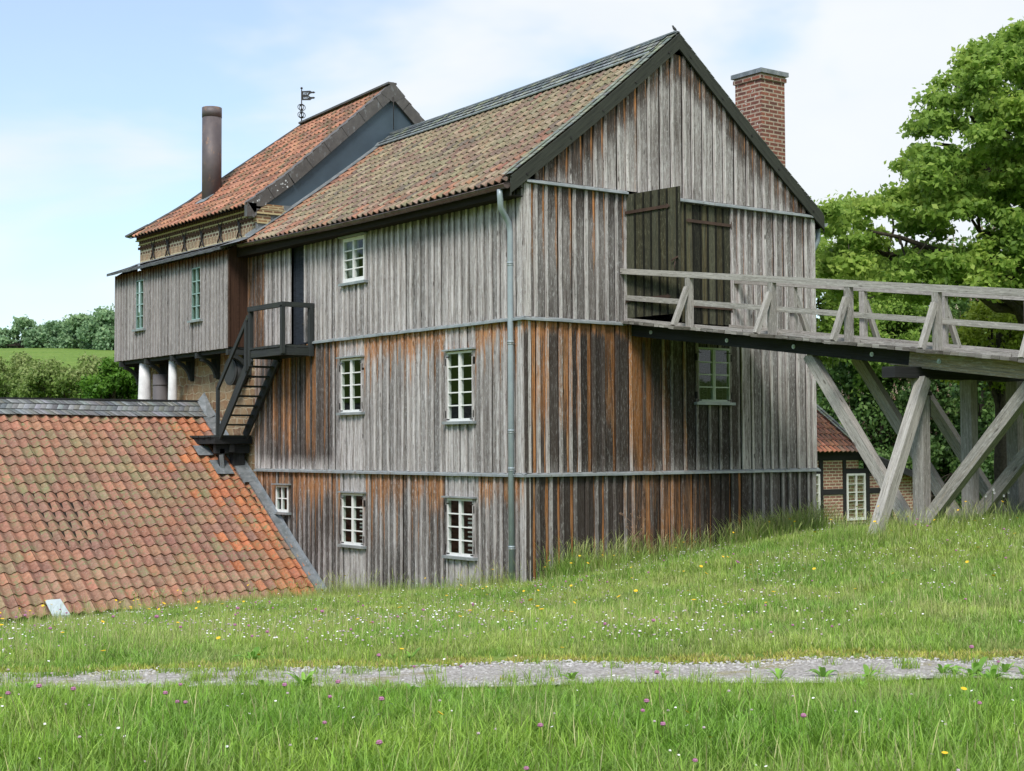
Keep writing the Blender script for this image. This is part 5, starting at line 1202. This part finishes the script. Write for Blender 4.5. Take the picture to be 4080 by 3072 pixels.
tgt = [at(2100, 475, 35.5), at(1990, 385, 36), at(2020, 310, 36.5), at(2060, 180, 37), at(1880, 500, 35), at(1810, 520, 37), at(2160, 100, 37), at(2000, 560, 36), at(1960, 430, 38), at(2120, 330, 37), at(2090, 240, 36), at(1840, 620, 36)]
for k, q in enumerate(tgt):
    st_ = tb.lerp(tt2, random.uniform(.42, .85) if q.z > 6 else random.uniform(.35, .5)); ps = limb(mb, st_, q, .17, .035, 9, .16)
    for j in range(5):
        c_ = ps[random.randint(3, 8)]; cc = min(cs, key=lambda s: (s - c_).length + random.random() * 2.5); limb(mb, c_, cc, .045, .010, 5, .15)
for j in range(120):
    a = random.choice(cs); b = min([random.choice(cs) for _ in range(40)], key=lambda s: (s - a).length)
    if (a - b).length < 1.3: limb(mb, a, b, .014, .006, 3, .12)
mb.build('trunk', 'bark', oak)
def simple_tree(name, label, cat, x, y, d, w, h, nleaf, size, m, basey=None, group=None, ncl=60, light=.5, flat=.8, dep=None, trunkr=.25, blossom=0, holes_=None):
    """crown centred at picture point, w x h metres, trunk down to the ground"""
    cpt = at(x, y, d); g0 = gz(cpt.x, cpt.y); t_ = thing(name, label, cat, (cpt.x, cpt.y, g0), group); cs = []; rs = []; bs = []
    dep = dep or w
    fwd = Vector((fw.x, fw.y, 0)).normalized(); rgt = Vector((rt.x, rt.y, 0)).normalized()
    for _ in range(ncl):
        while True:
            a, b, c_ = random.uniform(-1, 1), random.uniform(-1, 1), random.uniform(-1, 1)
            rr = a * a + b * b + c_ * c_
            if .25 < rr < 1: break
        r = random.uniform(.12, .26) * min(w, h) * .5 + .1
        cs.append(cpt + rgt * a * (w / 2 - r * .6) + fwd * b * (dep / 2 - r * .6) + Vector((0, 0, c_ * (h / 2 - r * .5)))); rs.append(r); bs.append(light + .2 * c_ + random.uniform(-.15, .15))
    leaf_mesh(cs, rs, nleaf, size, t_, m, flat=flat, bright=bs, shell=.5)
    mb = MB(); b0_ = Vector((cpt.x, cpt.y, g0 - .2)); limb(mb, b0_, cpt + Vector((0, 0, h * .15)), trunkr, trunkr * .45, wob=.04)
    for q in random.sample(cs, min(14, len(cs))): limb(mb, b0_.lerp(cpt, random.uniform(.55, .95)), q, trunkr * .35, .02, 5, .12)
    mb.build('trunk', 'bark', t_)
    if blossom:
        rng = random.Random(5); mb = MB()
        for _ in range(blossom):
            i = rng.randrange(len(cs)); dv = Vector((rng.gauss(0, 1), rng.gauss(0, 1), abs(rng.gauss(0, .7)))).normalized() 
            dv = (dv - fwd * .9).normalized(); p = cs[i] + dv * rs[i] * 1.05; hgt = rng.uniform(.16, .28); cv = rng.random()
            for j in range(5):
                zc_ = p + Vector((rng.uniform(-.02, .02), rng.uniform(-.02, .02), hgt * j / 5)); r = .07 * (1 - j / 6)
                for a in range(3): an = a * 2.1 + j; mb.quad([zc_ + Vector((math.cos(an) * r, math.sin(an) * r, -.015)), zc_ + Vector((math.cos(an + .9) * r, math.sin(an + .9) * r, .02)), zc_ + Vector((math.cos(an + .9) * r * .4, math.sin(an + .9) * r * .4, .05)), zc_ + Vector((math.cos(an) * r * .4, math.sin(an) * r * .4, .04))], None, (cv, cv, cv))
        b_ = mb.build('blossoms', 'blossom', t_); b_['kind'] = 'stuff'
    return t_
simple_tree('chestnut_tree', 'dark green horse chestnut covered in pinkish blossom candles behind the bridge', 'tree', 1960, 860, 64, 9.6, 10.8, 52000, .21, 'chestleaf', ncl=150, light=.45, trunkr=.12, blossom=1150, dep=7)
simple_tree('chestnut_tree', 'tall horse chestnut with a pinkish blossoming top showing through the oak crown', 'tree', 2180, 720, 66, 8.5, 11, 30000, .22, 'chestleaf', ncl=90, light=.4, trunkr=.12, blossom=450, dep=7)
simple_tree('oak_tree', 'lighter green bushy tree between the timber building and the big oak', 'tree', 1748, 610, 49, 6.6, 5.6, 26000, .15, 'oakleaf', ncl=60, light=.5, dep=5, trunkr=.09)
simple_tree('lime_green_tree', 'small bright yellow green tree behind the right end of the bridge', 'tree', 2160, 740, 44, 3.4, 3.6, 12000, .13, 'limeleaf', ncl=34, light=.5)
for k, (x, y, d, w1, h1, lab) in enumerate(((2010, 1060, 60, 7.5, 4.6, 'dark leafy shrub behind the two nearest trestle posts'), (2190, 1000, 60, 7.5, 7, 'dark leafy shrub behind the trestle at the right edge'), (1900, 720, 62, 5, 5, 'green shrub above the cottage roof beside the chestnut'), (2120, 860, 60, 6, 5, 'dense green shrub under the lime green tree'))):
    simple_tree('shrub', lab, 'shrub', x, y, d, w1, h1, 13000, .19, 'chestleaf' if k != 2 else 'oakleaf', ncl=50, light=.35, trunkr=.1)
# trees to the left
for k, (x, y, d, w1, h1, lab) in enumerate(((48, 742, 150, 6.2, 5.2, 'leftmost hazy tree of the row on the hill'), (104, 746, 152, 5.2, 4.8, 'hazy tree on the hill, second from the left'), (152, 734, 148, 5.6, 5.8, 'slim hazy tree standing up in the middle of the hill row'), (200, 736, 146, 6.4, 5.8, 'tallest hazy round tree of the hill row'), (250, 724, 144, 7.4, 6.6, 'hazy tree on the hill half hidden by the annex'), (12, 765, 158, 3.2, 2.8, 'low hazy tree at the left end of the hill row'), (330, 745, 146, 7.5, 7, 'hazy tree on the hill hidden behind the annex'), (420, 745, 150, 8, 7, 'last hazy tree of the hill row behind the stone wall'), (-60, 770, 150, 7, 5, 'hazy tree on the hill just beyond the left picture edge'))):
    simple_tree('hill_tree', lab, 'tree', x, y, d, w1, h1, 9000, .34, 'hazeleaf', group='row of trees on the hill', ncl=46, light=.42 + .06 * (k % 2))
for k, (x, y, d, w1, h1, lab) in enumerate(((30, 842, 66, 5.6, 3.4, 'leafy bush at the far left above the slate ridge'), (95, 846, 62, 4.6, 3.1, 'mid green bush above the slate ridge with lighter tips'), (150, 848, 60, 3.8, 2.7, 'bush with pale flower clusters above the slate ridge'), (195, 846, 64, 3.8, 2.9, 'bush just left of the bright maple'), (310, 860, 66, 4.5, 3, 'bush behind the white columns'), (-60, 845, 66, 5, 3.4, 'bush just beyond the left picture edge'))):
    simple_tree('bush', lab, 'bush', x, y, d, w1, h1, 11000, .15, 'midleaf', group='bushes above the slate ridge', ncl=44, light=.5, trunkr=.08)
simple_tree('maple_tree', 'bright fresh green maple beside the white columns', 'tree', 245, 850, 56, 2.6, 2.6, 11000, .15, 'mapleleaf', ncl=36, light=.5, trunkr=.1)
simple_tree('distant_tree', 'tiny distant blue green tree at the left picture edge', 'tree', -5, 745, 260, 8, 5, 2500, .5, 'hazeleaf', ncl=20, light=.4)

# ------------------------------------------------------------------ grass, flowers, stones (instanced)
hidden = bpy.data.collections.new('plant sources')
def src_obj(name, v, f, m, c, coll):
    me = bpy.data.meshes.new(name); me.from_pydata([tuple(p) for p in v], [], f); a = me.attributes.new('tint', 'FLOAT_COLOR', 'POINT'); ca = np.ones((len(v), 4), np.float32); ca[:, :3] = np.array(c); a.data.foreach_set('color', ca.ravel()); me.materials.append(M[m]); o = bpy.data.objects.new(name, me); coll.objects.link(o); return o
def clump(name, coll, m, nb, h, spread, wd, bend=.5, dry=.08, segs=4, heads=0.0):
    v = []; f = []; c = []
    for _ in range(nb):
        a = random.uniform(0, 6.28); r = spread * math.sqrt(random.random()); p = Vector((r * math.cos(a), r * math.sin(a), -.02)); hh = h * random.uniform(.45, 1.15); ld = random.uniform(0, 6.28); le = random.uniform(.1, 1) * bend * hh; w1 = wd * random.uniform(.6, 1.3)
        wx = Vector((-math.sin(ld + random.uniform(-.8, .8)), math.cos(ld), 0)); cc = random.uniform(.1, .9); dr = 1.0 if random.random() < dry else random.uniform(0, .12); i0 = len(v)
        hd = random.random() < heads
        for s in range(segs + 1):
            t_ = s / segs; q = p + Vector((math.cos(ld) * le * t_ ** 2, math.sin(ld) * le * t_ ** 2, hh * (t_ - .28 * (le / hh) * t_ ** 3))); ww = w1 * (1 - t_ ** 1.6 * .92)
            if hd: ww = w1 * (.35 if t_ < .7 else 1.1 if t_ < .95 else .2)
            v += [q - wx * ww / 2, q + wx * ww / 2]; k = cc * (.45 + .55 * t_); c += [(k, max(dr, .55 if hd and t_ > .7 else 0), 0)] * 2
        for s in range(segs): b = i0 + 2 * s; f.append((b, b + 1, b + 3, b + 2))
    return src_obj(name, v, f, m, c, coll)
def mkcoll(n): c_ = bpy.data.collections.new(n); return c_
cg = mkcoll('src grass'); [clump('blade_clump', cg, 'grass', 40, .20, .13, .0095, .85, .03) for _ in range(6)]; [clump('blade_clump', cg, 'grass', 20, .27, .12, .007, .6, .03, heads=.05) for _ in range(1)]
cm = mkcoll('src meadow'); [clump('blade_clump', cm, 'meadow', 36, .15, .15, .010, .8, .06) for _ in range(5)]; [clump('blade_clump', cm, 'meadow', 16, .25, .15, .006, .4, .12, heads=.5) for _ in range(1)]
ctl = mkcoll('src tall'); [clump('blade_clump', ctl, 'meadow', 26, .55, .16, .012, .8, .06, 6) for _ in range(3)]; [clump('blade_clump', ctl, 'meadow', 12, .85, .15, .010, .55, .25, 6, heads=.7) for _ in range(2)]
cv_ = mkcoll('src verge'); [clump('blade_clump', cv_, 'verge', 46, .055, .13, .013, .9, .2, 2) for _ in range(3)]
cbd = mkcoll('src broad')
for _ in range(4):
    v = []; f = []; c = []
    for k in range(9):
        a = random.uniform(0, 6.28); ln = random.uniform(.14, .34); el = random.uniform(.5, 1.25); wd = ln * random.uniform(.07, .13); dv = Vector((math.cos(a) * math.cos(el), math.sin(a) * math.cos(el), math.sin(el))); sx = Vector((-math.sin(a), math.cos(a), 0)); cc = random.uniform(.3, .9); i0 = len(v)
        for s in range(6):
            t_ = s / 5; q = dv * ln * t_ - Vector((0, 0, .35 * ln * t_ ** 3)) + Vector((0, 0, .02)); ww = wd * math.sin(math.pi * min(1, .1 + t_ * .88)) * (1 + .12 * (s % 2)); v += [q - sx * ww, q + Vector((0, 0, -.006)), q + sx * ww]; c += [(cc, 0, 0)] * 3
        for s in range(5):
            b = i0 + 3 * s; f += [(b, b + 1, b + 4, b + 3), (b + 1, b + 2, b + 5, b + 4)]
    src_obj('broad_leaves', v, f, 'broad', c, cbd)
def flower(coll, m, r, h, kind):
    v = []; f = []; c = []
    v += [Vector((-.002, 0, 0)), Vector((.002, 0, 0)), Vector((.002, .01, h)), Vector((-.002, .01, h))]; f.append((0, 1, 2, 3)); c += [(.5, 0, 0)] * 4
    me_m = [0]
    i0 = 4; top = Vector((0, .01, h)); tilt = Vector((random.uniform(-.5, .5), random.uniform(-.5, .5), 1)).normalized(); q = tilt.to_track_quat('Z', 'Y')
    if kind == 'ball':
        for ring, zz_ in ((.5, -.5), (1, -.1), (.9, .4), (.4, .8)):
            for k in range(6): a = k * 1.047 + zz_; v.append(top + Vector((math.cos(a) * r * ring, math.sin(a) * r * ring, zz_ * r))); c.append((.5, 0, 0))
        for j in range(3):
            for k in range(6): b = i0 + 6 * j; f.append((b + k, b + (k + 1) % 6, b + 6 + (k + 1) % 6, b + 6 + k))
    else:
        v.append(top); c.append((.5, 0, 0))
        for k in range(8): a = k * .785; v.append(top + q @ Vector((math.cos(a) * r, math.sin(a) * r, r * .35))); c.append((.5, 0, 0))
        for k in range(8): f.append((i0, i0 + 1 + k, i0 + 1 + (k + 1) % 8))
    o = src_obj('flower', v, f, m, c, coll); o.data.materials.append(M['grass']); o.data.polygons[0].material_index = 1; return o
cd = mkcoll('src daisy'); [flower(cd, 'daisy', .0078, h * .8, 'flat') for h in (.16, .22, .27)]; flower(cd, 'pinkw', .008, .17, 'ball'); flower(cd, 'pinkw', .008, .14, 'ball')
cbt = mkcoll('src butter'); [flower(cbt, 'butter', .016, h, 'flat') for h in (.28, .34)]
ccl = mkcoll('src clover'); [flower(ccl, 'clover', .014, h, 'ball') for h in (.2, .27)]
cst = mkcoll('src stones')
for _ in range(4):
    v = []; f = []
    r = .013
    for ring, zz_ in ((.7, -.4), (1, 0.1), (.55, .6)):
        for k in range(6): a = k * 1.047; q = random.uniform(.7, 1.25); v.append(Vector((math.cos(a) * r * ring * q, math.sin(a) * r * ring * q, zz_ * r * random.uniform(.7, 1.2))))
    for j in range(2):
        for k in range(6): f.append((6 * j + k, 6 * j + (k + 1) % 6, 6 * j + 6 + (k + 1) % 6, 6 * j + 6 + k))
    f.append(tuple(range(12, 18))); src_obj('stone', v, f, 'stones', [(.5, .5, .5)] * len(v), cst)

def scatter(name, pts, scales, coll, label, cat):
    me = bpy.data.meshes.new(name); me.from_pydata([tuple(p) for p in pts], [], []); a = me.attributes.new('sc', 'FLOAT', 'POINT'); a.data.foreach_set('value', np.array(scales, np.float32))
    o = bpy.data.objects.new(name, me); C.objects.link(o); tag(o, label, cat, None, 'stuff')
    ng = bpy.data.node_groups.new(name + ' scatter', 'GeometryNodeTree'); ng.interface.new_socket('Geometry', in_out='INPUT', socket_type='NodeSocketGeometry'); ng.interface.new_socket('Geometry', in_out='OUTPUT', socket_type='NodeSocketGeometry')
    nn = ng.nodes; ll = ng.links; gi = nn.new('NodeGroupInput'); go = nn.new('NodeGroupOutput'); ip = nn.new('GeometryNodeInstanceOnPoints'); ci = nn.new('GeometryNodeCollectionInfo')
    ci.inputs['Collection'].default_value = coll; ci.inputs['Separate Children'].default_value = True; ci.inputs['Reset Children'].default_value = True
    rv = nn.new('FunctionNodeRandomValue'); rv.data_type = 'FLOAT_VECTOR'; rv.inputs[0].default_value = (-.12, -.12, 0); rv.inputs[1].default_value = (.12, .12, 6.283)
    na = nn.new('GeometryNodeInputNamedAttribute'); na.data_type = 'FLOAT'; na.inputs['Name'].default_value = 'sc'
    ll.new(gi.outputs[0], ip.inputs['Points']); ll.new(ci.outputs[0], ip.inputs['Instance']); ip.inputs['Pick Instance'].default_value = True; ll.new(rv.outputs[0], ip.inputs['Rotation']); ll.new(na.outputs[0], ip.inputs['Scale']); ll.new(ip.outputs[0], go.inputs[0])
    md = o.modifiers.new('scatter', 'NODES'); md.node_group = ng; return o
fw2 = Vector((fw.x, fw.y)).normalized(); rt2 = Vector((rt.x, rt.y)).normalized(); c2 = Vector((CAM.x, CAM.y))
def blocked(x, y): return (x > -.12 and x < 7.95 and y > -.08) or (x < 0 and y > 7.3) or (y > 6.6 and x < -.1 and y > 7.25)
def view_points(d0, d1, dens, pad=.27):
    """scatter points on the ground in the part of the meadow the place shows"""
    out_ = []; tan = 2212 / 2 / (F / DK) + pad
    A_ = (d1 ** 2 - d0 ** 2) * tan; n = int(A_ * dens)
    for _ in range(n):
        d = math.sqrt(random.uniform(d0 ** 2, d1 ** 2)); l = random.uniform(-tan, tan) * d; p = c2 + fw2 * d + rt2 * l; out_.append((p.x, p.y))
    return out_
G = []; GS = []; Mm = []; MS = []; Vp = []; VS = []; T = []; TS = []
for d0, d1, dens in ((5.2, 8, 130), (8, 11.5, 120), (11.5, 16, 85), (16, 23, 70), (23, 34, 45)):
    for x, y in view_points(d0, d1, dens):
        if blocked(x, y): continue
        pu, pv_ = path_uv(x, y); a, b = pedge(pu, -1), pedge(pu, 1); z = gzn(x, y)
        if pv_ < a + .02:
            e1 = sstep(.0, 1.8, a - pv_); G.append((x, y, z)); GS.append(random.uniform(.7, 1.15) * (.42 + .63 * e1))
        elif pv_ < b:
            left = sstep(5.0, -.5, pu)
            if random.random() < .07 + .50 * left: (Vp if random.random() < .6 else G).append((x, y, z + .01)); (VS if Vp and Vp[-1] == (x, y, z + .01) else GS).append(random.uniform(.4, .8))
        elif pv_ < b + .55 + .25 * nz(pu * .8, 3, 3) and pu > -1 + 2 * nz(pu, 5, 5): Vp.append((x, y, z)); VS.append(random.uniform(.6, 1.3))
        else:
            e1 = sstep(.2, 1.6, pv_ - b); Mm.append((x, y, z)); MS.append(random.uniform(.7, 1.15) * (.45 + .55 * e1) * (1 + .25 * nz(x * .6, y * .6, 8)))
def near_wall(n, fn):
    for _ in range(n):
        x, y, s = fn(); 
        if not blocked(x, y): T.append((x, y, gzn(x, y) - .02)); TS.append(s)
near_wall(750, lambda: (random.uniform(.3, 7.9), -random.expovariate(3.2) - .1, random.uniform(.6, 1.15)))
near_wall(620, lambda: (lambda x: (x, random.uniform(-1.2, -.1), random.uniform(.8, 1.3) if x < 6.9 else random.uniform(.4, .8)))(random.uniform(4.8, 7.8)))
near_wall(500, lambda: (lambda x: (x, random.uniform(-4.5, .3), random.uniform(.22, .42)))(random.uniform(5.2, 10.5)))
near_wall(160, lambda: (-random.expovariate(4) - .1, random.uniform(-.2, 7), random.uniform(.45, .8)))
near_wall(800, lambda: (random.uniform(.6, 7.5), random.gauss(-7.1, .8), random.uniform(.35, .65)))
near_wall(200, lambda: (random.uniform(-9, -.3), 7.1 - random.expovariate(3.5), random.uniform(.4, .75)))
near_wall(500, lambda: (random.uniform(8, 22), random.uniform(-6, 9), random.uniform(.3, .5)))
near_wall(120, lambda: (random.uniform(1.5, 6), random.uniform(-10.5, -8.2), random.uniform(.4, .7)))
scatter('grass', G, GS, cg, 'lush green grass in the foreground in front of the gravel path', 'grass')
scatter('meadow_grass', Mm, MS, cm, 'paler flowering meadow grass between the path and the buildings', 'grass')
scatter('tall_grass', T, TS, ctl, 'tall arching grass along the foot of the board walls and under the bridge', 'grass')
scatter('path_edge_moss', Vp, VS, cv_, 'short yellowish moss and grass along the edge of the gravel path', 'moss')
B_ = []; BS = []
for x, y in view_points(5.5, 12.5, 2.6) + view_points(12.5, 20, .35):
    pu, pv_ = path_uv(x, y)
    if pv_ < -.45 or pv_ > 1.0: B_.append((x, y, gzn(x, y))); BS.append(random.uniform(.3, .65))
for _ in range(6):
    u = random.uniform(-1, 9); p = PA + pd * u + pn * (PC0 - random.uniform(.08, .45)); B_.append((p.x, p.y, gzn(p.x, p.y))); BS.append(random.uniform(.4, .75))
scatter('broad_leaved_weeds', B_, BS, cbd, 'broad dandelion and dock leaves among the foreground grass', 'weeds')
def flowers(name, coll, spec, label, cat):
    P_ = []; S_ = []
    for d0, d1, dens, cl in spec:
        for x, y in view_points(d0, d1, dens):
            pu, pv_ = path_uv(x, y)
            if pedge(pu, -1) - .02 < pv_ < pedge(pu, 1) + .25 or blocked(x, y): continue
            if noise.noise(Vector((x * .55, y * .55, cl))) < random.uniform(-.25, .45) : continue
            P_.append((x, y, gzn(x, y) - (.05 if d0 > 12 else .0))); S_.append(random.uniform(.8, 1.25) * (1.0 if d0 < 12 else 1.15))
    scatter(name, P_, S_, coll, label, cat)
flowers('daisies', cd, ((5.2, 11, 16, 1), (12, 17, 60, 2), (17, 27, 38, 3)), 'tiny white and pinkish daisies dotted through the meadow', 'flowers')
flowers('buttercups', cbt, ((5.2, 11, 1.3, 11), (12, 27, 2.6, 12)), 'yellow buttercups scattered in the grass', 'flowers')
flowers('clover_blossoms', ccl, ((5.2, 11, 3.2, 21), (12, 24, 1.2, 22)), 'purple pink clover heads in the foreground grass', 'flowers')
St = []; SS = []
for _ in range(16000):
    u = random.uniform(-4, 12); a, b = pedge(u, -1), pedge(u, 1); v_ = random.uniform(a - .05, b + .08); p = PA + pd * u + pn * v_; St.append((p.x, p.y, gzn(p.x, p.y) + .016)); SS.append(random.uniform(.4, 1.25))
scatter('gravel_stones', St, SS, cst, 'loose pale grey gravel stones covering the path', 'gravel')

# dry seed stalk in front of the board wall
mb = MB(); b_ = Vector((2.46, -.35, -2.0)); tp = b_ + Vector((-.05, 0, 1.0)); mb.tube([b_, b_.lerp(tp, .5) + Vector((.03, 0, 0)), tp], [.008, .006, .004], 5)
rr = random.Random(3)
for k in range(9):
    p = b_.lerp(tp, .55 + .05 * k); d = Vector((rr.uniform(-1, 1), rr.uniform(-.6, .6), 1.1)).normalized(); q = p + d * rr.uniform(.18, .34); mb.tube([p, p.lerp(q, .5) + Vector((0, 0, .02)), q], [.004, .003, .002], 4)
    for j in range(5):
        d2 = (d + Vector((rr.uniform(-.9, .9), rr.uniform(-.6, .6), rr.uniform(-.2, .6)))).normalized(); q2 = q + d2 * rr.uniform(.05, .12); mb.tube([q, q2], .002, 4); ell(mb, q2, (.012, .009, .009), d2, 5, 3)
tag(mb.build('dried_plant', 'drystem'), 'dry brown seed stalk standing before the dark board wall', 'dried plant')
# white ox-eye daisies by the bridge feet
for k, (x, y) in enumerate(((3.35, -7.55), (3.5, -7.6), (3.62, -7.5), (3.72, -7.62), (4.3, -7.3))):
    mb = MB(); g_ = gzn(x, y); h = .50 + .05 * (k % 3); mb.tube([(x, y, g_), (x + .02, y, g_ + h)], .004, 5); t_ = Vector((x + .02, y - .01, g_ + h)); hd = MB()
    c0 = hd.vert(t_); ring = [hd.vert(t_ + Vector((math.cos(a) * .032, -.012, math.sin(a) * .026))) for a in np.linspace(0, 6.28, 13)[:-1]]
    for i in range(12): hd.face([c0, ring[i], ring[(i + 1) % 12]])
    th_ = thing('white_flower', ['leftmost white ox-eye daisy at the bridge foot', 'second white ox-eye daisy from the left at the bridge foot', 'third white ox-eye daisy from the left at the bridge foot', 'fourth white ox-eye daisy from the left at the bridge foot', 'lone white ox-eye daisy standing apart on the right at the bridge foot'][k], 'flower', (x, y, g_), 'white daisies at the bridge foot'); mbv = mb.build('stem', 'broad', th_); hd.build('petals', 'daisy', th_)
